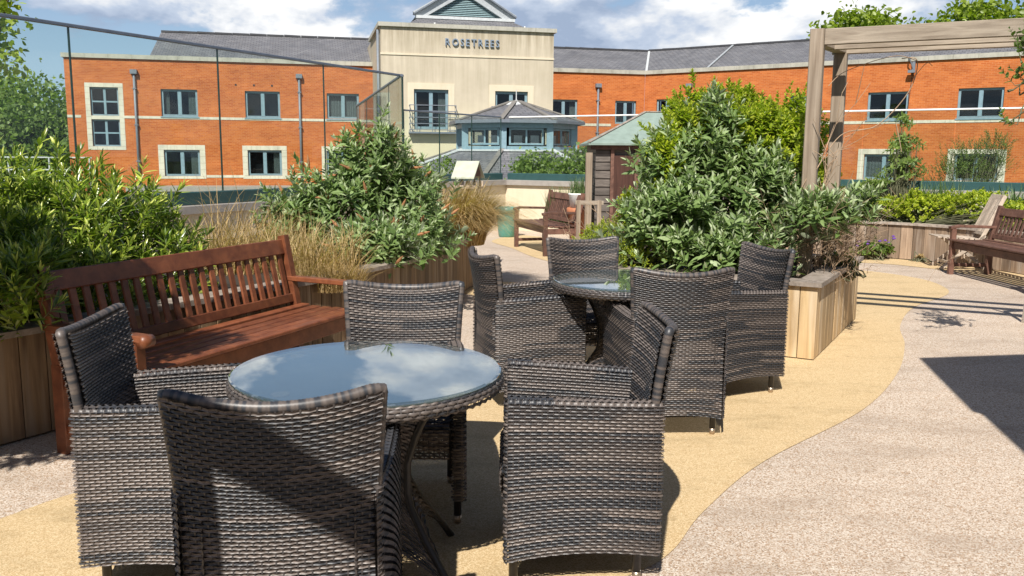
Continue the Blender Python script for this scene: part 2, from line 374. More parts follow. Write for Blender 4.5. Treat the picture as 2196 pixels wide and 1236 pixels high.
# ------------------------------------------------------------------ ground
struct(MB().prism([(-1500, -600), (1500, -600), (1500, 2200), (-1500, 2200)], -4.6, -4.5).build('lower_ground', 'grass'))
struct(MB().prism([(-5.6, -4), (9.5, -4), (9.5, 11.9), (7.75, 12.9), (-.12, 17.35), (-1.8, 15.0), (-5.6, 7.3)], -.3, 0).build('terrace_floor', 'gravel'))
def catmull(P, n=8, closed=True):
    P = [Vector((*p, 0)) for p in P]; out = []; m_ = len(P)
    for i in range(m_ if closed else m_-1):
        if closed: a, b, c, d = P[i-1], P[i], P[(i+1) % m_], P[(i+2) % m_]
        else: a, b, c, d = P[max(i-1, 0)], P[i], P[i+1], P[min(i+2, m_-1)]
        for k in range(n):
            t = k/n; q = .5*((2*b)+(c-a)*t+(2*a-5*b+4*c-d)*t*t+(3*b-a-3*c+d)*t**3); out.append((q.x, q.y))
    if not closed: out.append((P[-1].x, P[-1].y))
    return out
def sheet(poly, z, name):
    import bmesh
    bm = bmesh.new(); vs = [bm.verts.new((x, y, z)) for x, y in poly]; f = bm.faces.new(vs)
    bmesh.ops.triangulate(bm, faces=[f]); 
    for q in bm.faces:
        if q.normal.z < 0: q.normal_flip()
    me = bpy.data.meshes.new(name); bm.to_mesh(me); bm.free(); me.materials.append(MT['yellow'])
    return struct(link(bpy.data.objects.new(name, me)))
right_edge = catmull([(-1.6, 0), (-.9, 1.6), (-.1, 2.45), (.417, 2.854), (.602, 3.05), (.80, 3.42), (1.223, 4.025), (2.042, 4.903), (2.637, 5.802), (3.088, 6.709), (3.40, 7.5), (3.953, 8.451), (4.70, 9.3), (4.95, 9.95), (4.95, 10.6), (4.55, 11.3), (3.6, 11.9)], 8, False)
left_edge = catmull([(2.2, 11.2), (1.5, 9.0), (.9, 7.4), (.35, 6.3), (-.25, 5.5), (-.8, 4.75), (-1.45, 4.0), (-1.848, 3.581), (-2.028, 3.286), (-2.5, 2.4), (-3.4, 1.4)], 8, False)
sheet(right_edge+left_edge, .004, 'yellow_path')
sheet(catmull([(-.55, 9.3), (-.1, 8.7), (.35, 8.9), (.2, 9.6), (-.1, 10.0)]), .004, 'yellow_patch')
sheet(catmull([(-.35, 14.9), (.0, 13.7), (.35, 12.4), (.9, 11.4), (1.2, 12.6), (.9, 14.8), (.2, 16)]), .004, 'yellow_patch')
sheet(catmull([(4.3, 13.1), (4.7, 12.25), (5.3, 11.9), (5.75, 11.1), (5.95, 9.8), (6.6, 9.8), (6.5, 11.0), (6.1, 12.0), (5.3, 12.85)]), .004, 'yellow_patch')

# ------------------------------------------------------------------ main building
M0 = (-7.08, 44.88); MA = .231
B0 = (7.10, 48.21); BA = -.595
T0 = (-5.93, 40.0)
def pl(o, a, s, d, z):
    """point on a facade: s along, d out of it towards the viewer, z up"""
    return (o[0]+s*math.cos(a)+d*math.sin(a), o[1]+s*math.sin(a)-d*math.cos(a), z)
def quadbox(mb, o, a, s0, s1, d0, d1, z0, z1, uv=False):
    vs = [pl(o, a, s_, d_, z_) for s_ in (s0, s1) for d_ in (d0, d1) for z_ in (z0, z1)]
    fs = [(0, 1, 3, 2), (4, 6, 7, 5), (0, 4, 5, 1), (2, 3, 7, 6), (0, 2, 6, 4), (1, 5, 7, 3)]
    mb.add(vs, fs); return mb
def wall(mb, o, a, s0, s1, z0, z1, holes, dep=.14):
    ss = sorted({s0, s1, *[h_[0] for h_ in holes], *[h_[1] for h_ in holes]}); zs = sorted({z0, z1, *[h_[2] for h_ in holes], *[h_[3] for h_ in holes]})
    for i in range(len(ss)-1):
        for j in range(len(zs)-1):
            sm, zm = (ss[i]+ss[i+1])/2, (zs[j]+zs[j+1])/2
            if any(h_[0] < sm < h_[1] and h_[2] < zm < h_[3] for h_ in holes): continue
            q = [(ss[i], zs[j]), (ss[i+1], zs[j]), (ss[i+1], zs[j+1]), (ss[i], zs[j+1])]
            mb.add([pl(o, a, s_, 0, z_) for s_, z_ in q], [(0, 1, 2, 3)], [q])
    for (a0, a1, b0, b1) in holes:
        for (p, q) in (((a0, b0), (a0, b1)), ((a1, b1), (a1, b0)), ((a0, b1), (a1, b1)), ((a1, b0), (a0, b0))):
            vs = [pl(o, a, p[0], 0, p[1]), pl(o, a, q[0], 0, q[1]), pl(o, a, q[0], -dep-.35, q[1]), pl(o, a, p[0], -dep-.35, p[1])]
            mb.add(vs, [(0, 1, 2, 3)], [[p, q, (q[0]+dep, q[1]+.01), (p[0]+dep, p[1]+.01)]])
    return mb
def window(parent, o, a, s0, s1, z0, z1, nv=2, nh=1, dep=.10, curtain=0, fw_=.07, frame='frame', sash=True, zrail=None):
    fr = MB(); d0, d1 = -dep-.06, -dep
    for (x0, x1, y0, y1) in ((s0, s1, z0, z0+fw_), (s0, s1, z1-fw_, z1), (s0, s0+fw_, z0+fw_, z1-fw_), (s1-fw_, s1, z0+fw_, z1-fw_)):
        quadbox(fr, o, a, x0, x1, d0, d1, y0, y1)
    f = fr.build('window', frame, parent)
    for k in range(1, nv):
        sm = s0+(s1-s0)*k/nv; quadbox(m_ := MB(), o, a, sm-fw_*.75, sm+fw_*.75, d0+.005, d1+.012, z0+fw_+.001, z1-fw_-.001).build('mullion', frame, f)
    for k in range(1, nh):
        zm = z0+(z1-z0)*k/nh; quadbox(MB(), o, a, s0+fw_+.001, s1-fw_-.001, d0+.008, d1+.006, zm-.035, zm+.035).build('glazing_bar', frame, f)
    for k in range(nv):
        a0 = s0+(s1-s0)*k/nv+(.055 if k else fw_); a1 = s0+(s1-s0)*(k+1)/nv-(.055 if k < nv-1 else fw_)
        quadbox(MB(), o, a, a0, a1, d0+.02, d0+.03, z0+fw_, z1-fw_).build('pane', 'pane', f)
        if nh == 1:   # opening sash with its own slim frame
            sm_ = MB(); g = .03
            for (x0, x1, y0, y1) in ((a0, a1, z0+fw_, z0+fw_+g), (a0, a1, z1-fw_-g, z1-fw_), (a0, a0+g, z0+fw_+g, z1-fw_-g), (a1-g, a1, z0+fw_+g, z1-fw_-g)):
                quadbox(sm_, o, a, x0, x1, d1-.03, d1+.006, y0+.001, y1-.001)
            sm_.build('sash', frame, f)
    quadbox(MB(), o, a, s0+.02, s1-.02, d0-.45, d0-.40, z0, z1).build('room', 'room', f)
    if curtain:
        rr = random.Random(int(s0*100)+7)
        sides = {1: (1,), 2: (0, 1), 3: (0,), 4: (0, 1)}[curtain]
        for sd in sides:
            wd = (s1-s0)*(.20 if curtain != 4 else .47)*rr.uniform(.8, 1.2); x0 = s0+.06 if sd == 0 else s1-.06-wd
            mb = MB(); n = 12; vs = []
            for k in range(n+1):
                dd = d0-.12-.03*(k % 2)
                vs += [pl(o, a, x0+wd*k/n, dd, z0), pl(o, a, x0+wd*k/n, dd, z1-.04)]
            mb.add(vs, [(2*k, 2*k+2, 2*k+3, 2*k+1) for k in range(n)]); mb.build('curtain', 'curtain', f)
    return f
def surround(parent, o, a, s0, s1, z0, z1, i0, i1, j0, j1, mat='stone', pr=.015):
    """stone blocks laid round an opening, each a block of its own"""
    def blk(x0, x1, y0, y1): quadbox(MB(), o, a, x0+.004, x1-.004, -.13, pr, y0+.004, y1-.004).build('stone_block', mat, parent)
    n = max(2, round((s1-s0)/.45))
    for k in range(n):
        blk(s0+(s1-s0)*k/n, s0+(s1-s0)*(k+1)/n, j1, z1)
        if j0-z0 > .02: blk(s0+(s1-s0)*k/n, s0+(s1-s0)*(k+1)/n, z0, j0)
    n = max(2, round((j1-j0)/.28))
    for k in range(n):
        y0, y1 = j0+(j1-j0)*k/n, j0+(j1-j0)*(k+1)/n; blk(s0, i0, y0, y1); blk(i1, s1, y0, y1)
def band(parent, o, a, s0, s1, z0, z1, mat='stone', skip=(), name='string_course'):
    n = max(1, round((s1-s0)/.6))
    for k in range(n):
        x0, x1 = s0+(s1-s0)*k/n, s0+(s1-s0)*(k+1)/n
        if any(q0 < (x0+x1)/2 < q1 for q0, q1 in skip): continue
        quadbox(MB(), o, a, x0+.004, x1-.004, -.02, .018+random.uniform(0, .004), z0, z1).build('band_stone', mat, parent)
def downpipe(parent, o, a, s, ztop, zbot):
    mb = MB(); c = .10
    mb.tube([pl(o, a, s, .10, zbot), pl(o, a, s, .10, ztop-.15)], .055, 10); p = mb.build('downpipe', 'pipe', parent, smooth=True)
    quadbox(MB(), o, a, s-.15, s+.15, .01, .22, ztop-.2, ztop).build('hopper', 'pipe', p)
    for z in (ztop-.9, ztop-2.6, ztop-4.3): quadbox(MB(), o, a, s-.09, s+.09, .005, .17, z, z+.05).build('bracket', 'pipe', p)
def roof(parent, o, a, s0, s1, e=(-.5, 5.92), r=(-5, 7.74), r0=None, r1=None, name='roof'):
    r0 = s0 if r0 is None else r0; r1 = s1 if r1 is None else r1
    L_ = math.hypot(e[0]-r[0], e[1]-r[1]); mb = MB()
    q = [(s0, 0), (s1, 0), (r1, L_), (r0, L_)]
    vs = [pl(o, a, s0, e[0], e[1]), pl(o, a, s1, e[0], e[1]), pl(o, a, r1, r[0], r[1]), pl(o, a, r0, r[0], r[1])]
    bk = [pl(o, a, s0, 2*r[0]-e[0], e[1]), pl(o, a, s1, 2*r[0]-e[0], e[1])]
    mb.add(vs, [(0, 1, 2, 3)], [q]); mb.add([vs[3], vs[2], bk[1], bk[0]], [(0, 1, 2, 3)], [q]); mb.add([vs[0], vs[3], bk[0]], [(0, 1, 2)], [q[:3]]); mb.add([vs[1], bk[1], vs[2]], [(0, 1, 2)], [q[:3]])
    rf = mb.build(name, 'slate', parent)
    n = max(1, round((r1-r0)/.9))
    for k in range(n):
        x0, x1 = r0+(r1-r0)*k/n, r0+(r1-r0)*(k+1)/n
        MB().bar(pl(o, a, x0+.01, r[0], r[1]+.03+random.uniform(0, .02)), pl(o, a, x1-.01, r[0], r[1]+.03), .22, .10).build('ridge_tile', 'slate', rf)
    return rf
def coping(parent, o, a, s0, s1, z0=5.83, z1=6.03, d=(-.35, .09), mat='coping'):
    n = max(1, round((s1-s0)/1.0))
    for k in range(n):
        x0, x1 = s0+(s1-s0)*k/n, s0+(s1-s0)*(k+1)/n
        quadbox(MB(), o, a, x0+.004, x1-.004, d[0], d[1], z0, z1+random.uniform(-.006, .006)).build('coping_stone', mat, parent)

lw = thing('brick_building', 'long orange brick wing with slate roof left of the cream tower', 'building', (M0[0]-7, M0[1]-1.6, -4.5))
ups = [(-13.18, -11.94, 3.18, 4.50), (-13.18, -11.94, 1.75, 3.01), (-10.05, -8.39, 3.2, 4.48), (-6.19, -4.54, 3.2, 4.48), (-2.28, -.70, 3.22, 4.46), (-10.04, -8.40, .35, 1.61), (-6.16, -4.54, .38, 1.63), (-2.36, -.70, .38, 1.63)]
low = [(x0, x1, -2.5, -1.2) for x0, x1 in ((-10.04, -8.4), (-6.16, -4.54), (-2.36, -.7))]
wl = wall(MB(), M0, MA, -14.22, 1.2, -4.5, 5.83, ups+low)
wl.add([pl(M0, MA, -14.22, 0, -4.5), pl(M0, MA, -14.22, 0, 5.83), pl(M0, MA, -14.22, -10, 5.83), pl(M0, MA, -14.22, -10, -4.5)], [(0, 1, 2, 3)], [[(0, -4.5), (0, 5.8), (10, 5.8), (10, -4.5)]])
wl.build('wall', 'brick', lw)
coping(lw, M0, MA, -14.32, 1.0); roof(lw, M0, MA, -10.6, 1.9)
quadbox(MB(), M0, MA, -14.1, 1.2, -10, -.36, 5.55, 5.8).build('flat_roof', 'lead', lw)
for i, (x0, x1, y0, y1) in enumerate(ups): window(lw, M0, MA, x0, x1, y0, y1, 2, 2 if i < 2 else 1, curtain=[0, 0, 2, 0, 4, 1, 1, 0][i])
for i, (x0, x1, y0, y1) in enumerate(low): window(lw, M0, MA, x0, x1, y0, y1)
surround(lw, M0, MA, -13.4, -11.72, 1.58, 4.70, -13.18, -11.94, 1.75, 4.50)
quadbox(MB(), M0, MA, -13.18, -11.94, -.13, .012, 3.012, 3.178).build('stone_block', 'stone', lw)
for (x0, x1, y0, y1), (q0, q1) in zip(ups[5:8], ((-10.30, -8.14), (-6.41, -4.29), (-2.60, -.46))):
    surround(lw, M0, MA, q0, q1, .22, 1.85, x0, x1, y0, y1)
band(lw, M0, MA, -14.22, .9, 3.075, 3.195, skip=((-13.4, -11.7),))
band(lw, M0, MA, -8.13, .9, .28, .40, skip=((-6.42, -4.28), (-2.61, -.45)))
for x0, x1 in ((-10.05, -8.39), (-6.19, -4.54), (-2.28, -.7)): quadbox(MB(), M0, MA, x0-.05, x1+.05, -.12, .05, 3.14, 3.199).build('sill', 'frame', lw)
downpipe(lw, M0, MA, -11.19, 5.34, -.2); downpipe(lw, M0, MA, -3.60, 5.34, -.2)
for s_ in (-6.6, -5.75, -4.9): quadbox(MB(), M0, MA, s_-.04, s_+.04, -.01, .02, 4.72, 4.80).build('weep_vent', 'room', lw)
lr = quadbox(MB(), M0, MA, -11.5, 1.0, .03, 1.9, -.32, -.10); lr.build('lean_to_roof', 'capping', lw)
quadbox(MB(), M0, MA, -11.4, .9, .05, 1.7, -4.5, -.33).build('lean_to', 'room', lw)

rw = thing('brick_building', 'bent orange brick wing with slate roof right of the cream tower', 'building', (B0[0], B0[1]-1, -4.5))
m2 = [(9.25, 10.78, 3.2, 4.42), (12.9, 14.1, 3.2, 4.42)]
wall(MB(), M0, MA, 8.9, 14.56, -4.5, 5.83, m2).build('wall', 'brick', rw)
b2 = [(.7, 1.9, 3.3, 4.5), (7.86, 9.3, 3.25, 4.46), (11.49, 13.26, 3.22, 4.50), (15.3, 17.1, 3.24, 4.55), (3.9, 5.6, 3.25, 4.5), (7.7, 9.3, .48, 1.65), (11.5, 13.25, .48, 1.65), (15.35, 17.1, .50, 1.68), (3.9, 5.6, .48, 1.65)]
wall(MB(), B0, BA, 0, 22, -4.5, 5.83, b2).build('wall', 'brick', rw)
for i, (x0, x1, y0, y1) in enumerate(m2): window(rw, M0, MA, x0, x1, y0, y1, curtain=1 if i == 0 else 0)
for i, (x0, x1, y0, y1) in enumerate(b2): window(rw, B0, BA, x0, x1, y0, y1, curtain=[1, 0, 0, 0, 0, 0, 4, 0, 0][i])
for (x0, x1, y0, y1), (q0, q1) in zip(b2[5:], ((7.4, 9.6), (11.22, 13.44), (15.07, 17.4), (3.6, 5.9))): surround(rw, B0, BA, q0, q1, y0-.12, 1.90, x0, x1, y0, y1)
for (x0, x1, y0, y1) in b2[:5]: quadbox(MB(), B0, BA, x0-.05, x1+.05, -.12, .05, y0-.06, y0-.001).build('sill', 'frame', rw)
coping(rw, M0, MA, 8.7, 14.6); coping(rw, B0, BA, -.02, 22)
roof(rw, M0, MA, 8.0, 14.78, r1=16.76, e=(-.5, 5.92), r=(-5, 7.66)); roof(rw, B0, BA, -.22, 22, r0=-2.2, e=(-.5, 5.92), r=(-5, 7.68))
MB().bar(pl(B0, BA, -.2, -.5, 5.94), pl(B0, BA, -2.2, -5, 7.69), .12, .05).build('valley_flashing', 'leadp', rw)
MB().bar(pl(B0, BA, 3.2, -.5, 5.98), pl(B0, BA, 3.0, -5, 7.74), .10, .05).build('flashing', 'lead', rw)
band(rw, M0, MA, 8.9, 14.56, 3.06, 3.19, skip=((8.9, 10.8), (12.9, 14.1))); band(rw, B0, BA, 0, 22, 3.06, 3.19)
downpipe(rw, M0, MA, 11.89, 5.28, -.2); downpipe(rw, B0, BA, 2.59, 5.25, -.2)
br = quadbox(MB(), B0, BA, 13.34, 13.46, .0, .16, 5.38, 5.80).build('bracket', 'pipe', rw)
MB().tube([pl(B0, BA, 13.40, .14, 5.45), pl(B0, BA, 13.25, .3, 5.9), pl(B0, BA, 13.25, .3, 6.25)], .03, 6).build('aerial', 'pipe', br)
quadbox(MB(), B0, BA, 13.2, 13.5, .16, .34, 5.30, 5.42).build('lamp_head', 'pipe', br)
MB().tube([pl(B0, BA, 13.36, .03, 5.38), pl(B0, BA, 13.30, .03, 4.4), pl(B0, BA, 13.24, .03, 3.2)], .014, 5).build('cable', 'room', br)

tw = thing('cream_tower', 'cream rendered tower with a blue louvred gable and raised letters', 'building', (T0[0]+4, T0[1]+.9, -4.5))
th = [(1.46, 3.04, 2.62, 4.40), (5.22, 6.78, 2.62, 4.40)]
tb = wall(MB(), T0, MA, 0, 8.0, -4.5, 7.10, th, .16)
for s_ in (0, 8.0):
    q = [(20+0, -4.5), (20+0, 7.1), (25, 7.1), (25, -4.5)]
    tb.add([pl(T0, MA, s_, 0, -4.5), pl(T0, MA, s_, 0, 7.1), pl(T0, MA, s_, -9, 7.1), pl(T0, MA, s_, -9, -4.5)], [(0, 1, 2, 3)], [q])
tb.build('wall', 'render', tw)
for x0, x1, y0, y1 in th:
    window(tw, T0, MA, x0, x1, y0, y1, 2, 1, dep=.12, fw_=.09, curtain=1 if x0 < 2 else 0)
    mb = MB()
    for (a0, a1, b0, b1) in ((x0-.28, x0, 2.3, 4.68), (x1, x1+.28, 2.3, 4.68), (x0, x1, 4.40, 4.68)): quadbox(mb, T0, MA, a0, a1, -.02, .025, b0, b1)
    mb.build('render_surround', 'wallc', tw)
quadbox(MB(), T0, MA, -.02, 8.02, -.03, .035, 5.88, 5.96).build('string_course', 'wallc', tw)
n = 8
for k in range(n): quadbox(MB(), T0, MA, -.12+8.24*k/n+.004, -.12+8.24*(k+1)/n-.004, -.4, .12, 7.10, 7.28).build('coping_stone', 'coping', tw)
for k in range(5): quadbox(MB(), T0, MA, -.12, .4, -.4-1.1*(k+1), -.404-1.1*k, 7.10, 7.28).build('coping_stone', 'coping', tw); quadbox(MB(), T0, MA, 7.6, 8.12, -.4-1.1*(k+1), -.404-1.1*k, 7.10, 7.28).build('coping_stone', 'coping', tw)
quadbox(MB(), T0, MA, .3, 7.7, -8.9, -.4, 6.9, 7.0).build('flat_roof', 'lead', tw)
MB().tube([pl(T0, MA, -.09, -.45, 0), pl(T0, MA, -.09, -.45, 7.0)], .06, 8).build('downpipe', 'pipe', tw, smooth=True)
# low slate roof and louvred gable
c0, c1 = (1.2, -1.0), (7.6, -7.4)
ap = pl(T0, MA, 4.2, -4.3, 8.35)
mb = MB(); cs = [pl(T0, MA, 1.1, -1.4, 7.3), pl(T0, MA, 7.5, -1.4, 7.3), pl(T0, MA, 7.5, -7.8, 7.3), pl(T0, MA, 1.1, -7.8, 7.3)]
ct = [pl(T0, MA, 2.1, -3.3, 8.0), pl(T0, MA, 6.8, -3.3, 8.0), pl(T0, MA, 6.8, -6.6, 8.0), pl(T0, MA, 2.1, -6.6, 8.0)]
for i in range(4): mb.add([cs[i], cs[(i+1) % 4], ct[(i+1) % 4], ct[i]], [(0, 1, 2, 3)], [[(0, 0), (6, 0), (5, 2), (1, 2)]])
mb.add(ct, [(0, 1, 2, 3)]); mb.build('roof', 'slate', tw)
lv = quadbox(MB(), T0, MA, 2.0, 6.9, -3.5, -3.2, 8.0, 8.14).build('flashing', 'leadp', tw)
pA, pB, pC = pl(T0, MA, 2.0, -3.55, 8.12), pl(T0, MA, 6.9, -3.55, 8.12), pl(T0, MA, 4.45, -3.55, 9.55)
g = MB(); g.bar(pA, pC, .5, .22, (math.sin(MA), -math.cos(MA), 0)); gb = g.build('gable_frame', 'lead', tw)
g = MB(); g.bar(pC, pB, .5, .22, (math.sin(MA), -math.cos(MA), 0)); g.build('gable_frame', 'lead', tw)
for (pp, qq) in ((pl(T0, MA, 1.9, -3.5, 8.22), pl(T0, MA, 4.45, -3.5, 9.78)), (pl(T0, MA, 4.45, -3.5, 9.78), pl(T0, MA, 7.0, -3.5, 8.22))): MB().bar(pp, qq, .07, .5, (math.sin(MA), -math.cos(MA), 0)).build('verge_trim', 'pipe', tw)
lp = MB(); lp.add([pl(T0, MA, 2.3, -3.75, 8.12), pl(T0, MA, 6.6, -3.75, 8.12), pl(T0, MA, 4.45, -3.75, 9.45)], [(0, 1, 2)]); lb = lp.build('louvre_backing', 'room', tw)
for k in range(15):
    z = 8.16+k*.085; hw_ = 2.15*(1-(z-8.12)/1.30)-.12
    if hw_ < .06: break
    vs = [pl(T0, MA, 4.45-hw_, -3.6, z), pl(T0, MA, 4.45+hw_, -3.6, z), pl(T0, MA, 4.45+hw_, -3.68, z+.06), pl(T0, MA, 4.45-hw_, -3.68, z+.06)]
    vs += [(x, y, zz+.012) for x, y, zz in vs]
    MB().add(vs, [(0, 1, 2, 3), (7, 6, 5, 4), (0, 4, 5, 1), (1, 5, 6, 2), (2, 6, 7, 3), (3, 7, 4, 0)]).build('louvre_slat', 'louvre', tw)
rf2 = MB(); rf2.add([pl(T0, MA, 2.0, -3.6, 8.12), pl(T0, MA, 4.45, -3.6, 9.62), pl(T0, MA, 4.45, -6.6, 9.62), pl(T0, MA, 2.0, -6.6, 8.12), pl(T0, MA, 6.9, -3.6, 8.12), pl(T0, MA, 6.9, -6.6, 8.12)], [(0, 3, 2, 1), (4, 1, 2, 5)]); rf2.build('lantern_roof', 'lead', tw)
for s_ in (2.6, 6.9): 
    MB().tube([pl(T0, MA, s_, -1.2, 7.3), pl(T0, MA, s_, -1.2, 7.52)], .04, 6).build('bollard_lamp', 'white_rail', tw)
# balcony railing
for z in (3.68, 3.42, 3.14, 2.86, 2.58): 
    MB().bar(pl(T0, MA, 1.24, .32, z), pl(T0, MA, 3.34, .32, z), .03, .035).build('balcony_rail', 'pipe', tw)
    for s_ in (1.24, 3.34): MB().bar(pl(T0, MA, s_, .0, z), pl(T0, MA, s_, .32, z), .03, .03).build('balcony_rail', 'pipe', tw)
for s_ in (1.24, 1.55, 2.25, 2.95, 3.34): MB().bar(pl(T0, MA, s_, .34, 2.5), pl(T0, MA, s_, .34, 3.7), .03, .03, (1, 0, 0)).build('balcony_upright', 'pipe', tw)
quadbox(MB(), T0, MA, 1.2, 3.38, .0, .36, 2.42, 2.50).build('balcony_base', 'pipe', tw)
for z in (3.68, 3.3): MB().bar(pl(T0, MA, 5.0, .3, z), pl(T0, MA, 7.1, .3, z), .03, .035).build('balcony_rail', 'pipe', tw)
MB().bar(pl(T0, MA, 5.0, .3, 2.5), pl(T0, MA, 5.0, .3, 3.7), .03, .03, (1, 0, 0)).build('balcony_upright', 'pipe', tw)
# raised lettering
word = 'ROSETREES'; s_c = 2.90; dg = bpy.context.evaluated_depsgraph_get()
tot = 0; glyphs = []
for ch in word:
    cu = bpy.data.curves.new('letter', 'FONT'); cu.body = ch; cu.size = .46; cu.extrude = .03; cu.offset = .004; cu.resolution_u = 3
    ob = bpy.data.objects.new('letter', cu); COL.objects.link(ob); bpy.context.view_layer.update()
    me = bpy.data.meshes.new_from_object(ob.evaluated_get(bpy.context.evaluated_depsgraph_get())); COL.objects.unlink(ob); bpy.data.objects.remove(ob)
    xs = [v.co.x for v in me.vertices]; fx = .86
    for v in me.vertices: v.co.x *= fx
    glyphs.append((me, min(xs)*fx, max(xs)*fx)); tot += (max(xs)-min(xs))*fx
gap = (2.49-tot)/(len(word)-1); s_ = s_c
for me, x0, x1 in glyphs:
    me.materials.clear(); me.materials.append(MT['letter']); me.name = 'letter'
    for v in me.vertices:
        x, y, z = v.co; p = pl(T0, MA, s_+x-x0, .055+z, 6.36+y); wl_ = wloc(tw); v.co = (p[0]-wl_.x, p[1]-wl_.y, p[2]-wl_.z)
    link(bpy.data.objects.new('letter', me), tw); s_ += x1-x0+gap
# roof-corner vent unit behind tower on the left wing
MB().bar(pl(M0, MA, 1.0, -1.0, 6.1), pl(M0, MA, 1.0, -1.8, 7.1), .35, .25, (1, 0, 0)).build('roof_vent', 'lead', lw)
quadbox(MB(), M0, MA, 1.15, 1.5, -.9, -.7, 6.5, 6.95).build('vent_box', 'blind', lw)

# octagonal pavilion
pv = thing('octagonal_pavilion', 'low octagonal pavilion with slate roof and clerestory windows beyond the glass balustrade', 'building', (.1, 31, -4.5))
def octp(r_, k, z): t = -PI/2+R(-12)+k*PI/4; return (.1+r_*math.cos(t), 31+r_*math.sin(t), z)
def octface(mb, ra, za, rb, zb, k, inset=0):
    a, b, c, d = octp(ra, k, za), octp(ra, k+1, za), octp(rb, k+1, zb), octp(rb, k, zb); L_ = math.dist(a, b); q = math.dist(a, d)
    return mb.add([a, b, c, d], [(0, 1, 2, 3)], [[(0, 0), (L_, 0), (L_*.7, q), (L_*.3, q)]])
mb = MB()
for k in range(8): octface(mb, 2.35, 2.60, .15, 3.30, k)
for k in range(8): mb.add([octp(2.35, k, 2.58), octp(2.35, k+1, 2.58), (.1, 31, 2.58)], [(0, 2, 1)])
rf = mb.build('roof', 'slate', pv)
for k in range(8): MB().bar(octp(2.38, k, 2.62), octp(.2, k, 3.32), .16, .05).build('hip_tile', 'lichen', rf)
MB().lathe((.1, 31, 3.27), [(.55, -.12), (.3, .02), (.02, .10), (.015, .45)], 8).build('finial', 'leadp', rf)
for k in range(8):
    MB().bar(octp(2.38, k, 2.56), octp(2.38, k+1, 2.56), .10, .10).build('gutter', 'pipe', pv)
    MB().bar(octp(2.12, k, 2.44), octp(2.12, k+1, 2.44), .10, .16).build('fascia', 'frame', pv)
    MB().bar(octp(2.05, k, 1.60), octp(2.05, k, 2.50), .22, .22, (1, 0, 0)).build('corner_post', 'frame', pv)
    MB().bar(octp(2.06, k, 1.70), octp(2.06, k+1, 1.70), .12, .12).build('sill', 'frame', pv)
    a, b = Vector(octp(2.0, k, 0)), Vector(octp(2.0, k+1, 0)); d = (b-a)
    fr = MB()
    p0, p1 = a+d*.14, a+d*.86
    for z in (1.83, 2.32): fr.bar((p0.x, p0.y, z), (p1.x, p1.y, z), .06, .06)
    for t in (.14, .5, .86):
        p = a+d*t; fr.bar((p.x, p.y, 1.8), (p.x, p.y, 2.35), .06, .06, (1, 0, 0))
    f = fr.build('window', 'frame', pv)
    i0 = Vector(octp(1.97, k, 0)); i1 = Vector(octp(1.97, k+1, 0)); e = i1-i0
    pn = MB(); q0, q1 = i0+e*.12, i0+e*.88; pn.add([(q0.x, q0.y, 1.78), (q1.x, q1.y, 1.78), (q1.x, q1.y, 2.36), (q0.x, q0.y, 2.36)], [(0, 1, 2, 3)]); pn.build('pane', 'pane', f)
    if k in (7, 0, 1):
        for t in (.22, .62):
            j0 = Vector(octp(1.85, k, 0)); j1 = Vector(octp(1.85, k+1, 0)); e = j1-j0; q0, q1 = j0+e*t, j0+e*(t+.2)
            MB().add([(q0.x, q0.y, 1.85), (q1.x, q1.y, 1.85), (q1.x, q1.y, 2.12), (q0.x, q0.y, 2.12)], [(0, 1, 2, 3)]).build('board', 'blind', f)
MB().prism([octp(.9, k, 0)[:2] for k in range(8)], 1.5, 2.5).build('room', 'room', pv)
mb = MB()
for k in range(8): octface(mb, 6.6, .2, 2.2, 1.62, k)
r2_ = mb.build('lower_roof', 'slate', pv)
for k in range(8): MB().bar(octp(6.6, k, .24), octp(2.2, k, 1.66), .16, .05).build('hip_tile', 'leadp' if k % 2 else 'lichen', r2_)
for k in range(8): MB().bar(octp(2.25, k, 1.62), octp(2.25, k+1, 1.62), .24, .06).build('flashing', 'leadp', r2_)
MB().prism([octp(6.2, k, 0)[:2] for k in range(8)], -4.5, .2).build('wall', 'render', pv)

# ------------------------------------------------------------------ parapet and balustrades
def pwall(name, label, pts, zt, th_=.25, cat='wall'):
    t = thing(name, label, cat, (*pts[0], 0))
    for (x0, y0), (x1, y1) in zip(pts[:-1], pts[1:]):
        d = Vector((x1-x0, y1-y0, 0)); L_ = d.length; d /= L_; nrm = Vector((-d.y, d.x, 0))
        a = Vector((x0, y0, 0))+nrm*th_/2; b = Vector((x1, y1, 0))+nrm*th_/2
        MB().bar(a+Vector((0, 0, (zt-.1)/2)), b+Vector((0, 0, (zt-.1)/2)), th_, zt-.1, ch=.001).build('wall_panel', 'wallc', t)
        k = max(1, round(L_/2.4))
        for i in range(k):
            p = a+(b-a)*(i/k)+d*.003; q = a+(b-a)*((i+1)/k)-d*.003
            MB().bar(p+Vector((0, 0, zt-.05)), q+Vector((0, 0, zt-.05)), th_+.12, .10).build('coping', 'capping', t)
    return t
LP = [(-5.45, 7.45), (-1.74, 14.83)]
pwall('parapet_wall', 'cream parapet wall under the tall glass screen on the left', LP, .82)
pwall('parapet_wall', 'short cream parapet wall behind the green pot', [(-1.74, 14.83), (-.14, 17.25)], .98)
pwall('parapet_wall', 'cream parapet wall behind the weathered bench and right planting', [(-.14, 17.25), (7.75, 12.65), (9.4, 11.7)], .98)
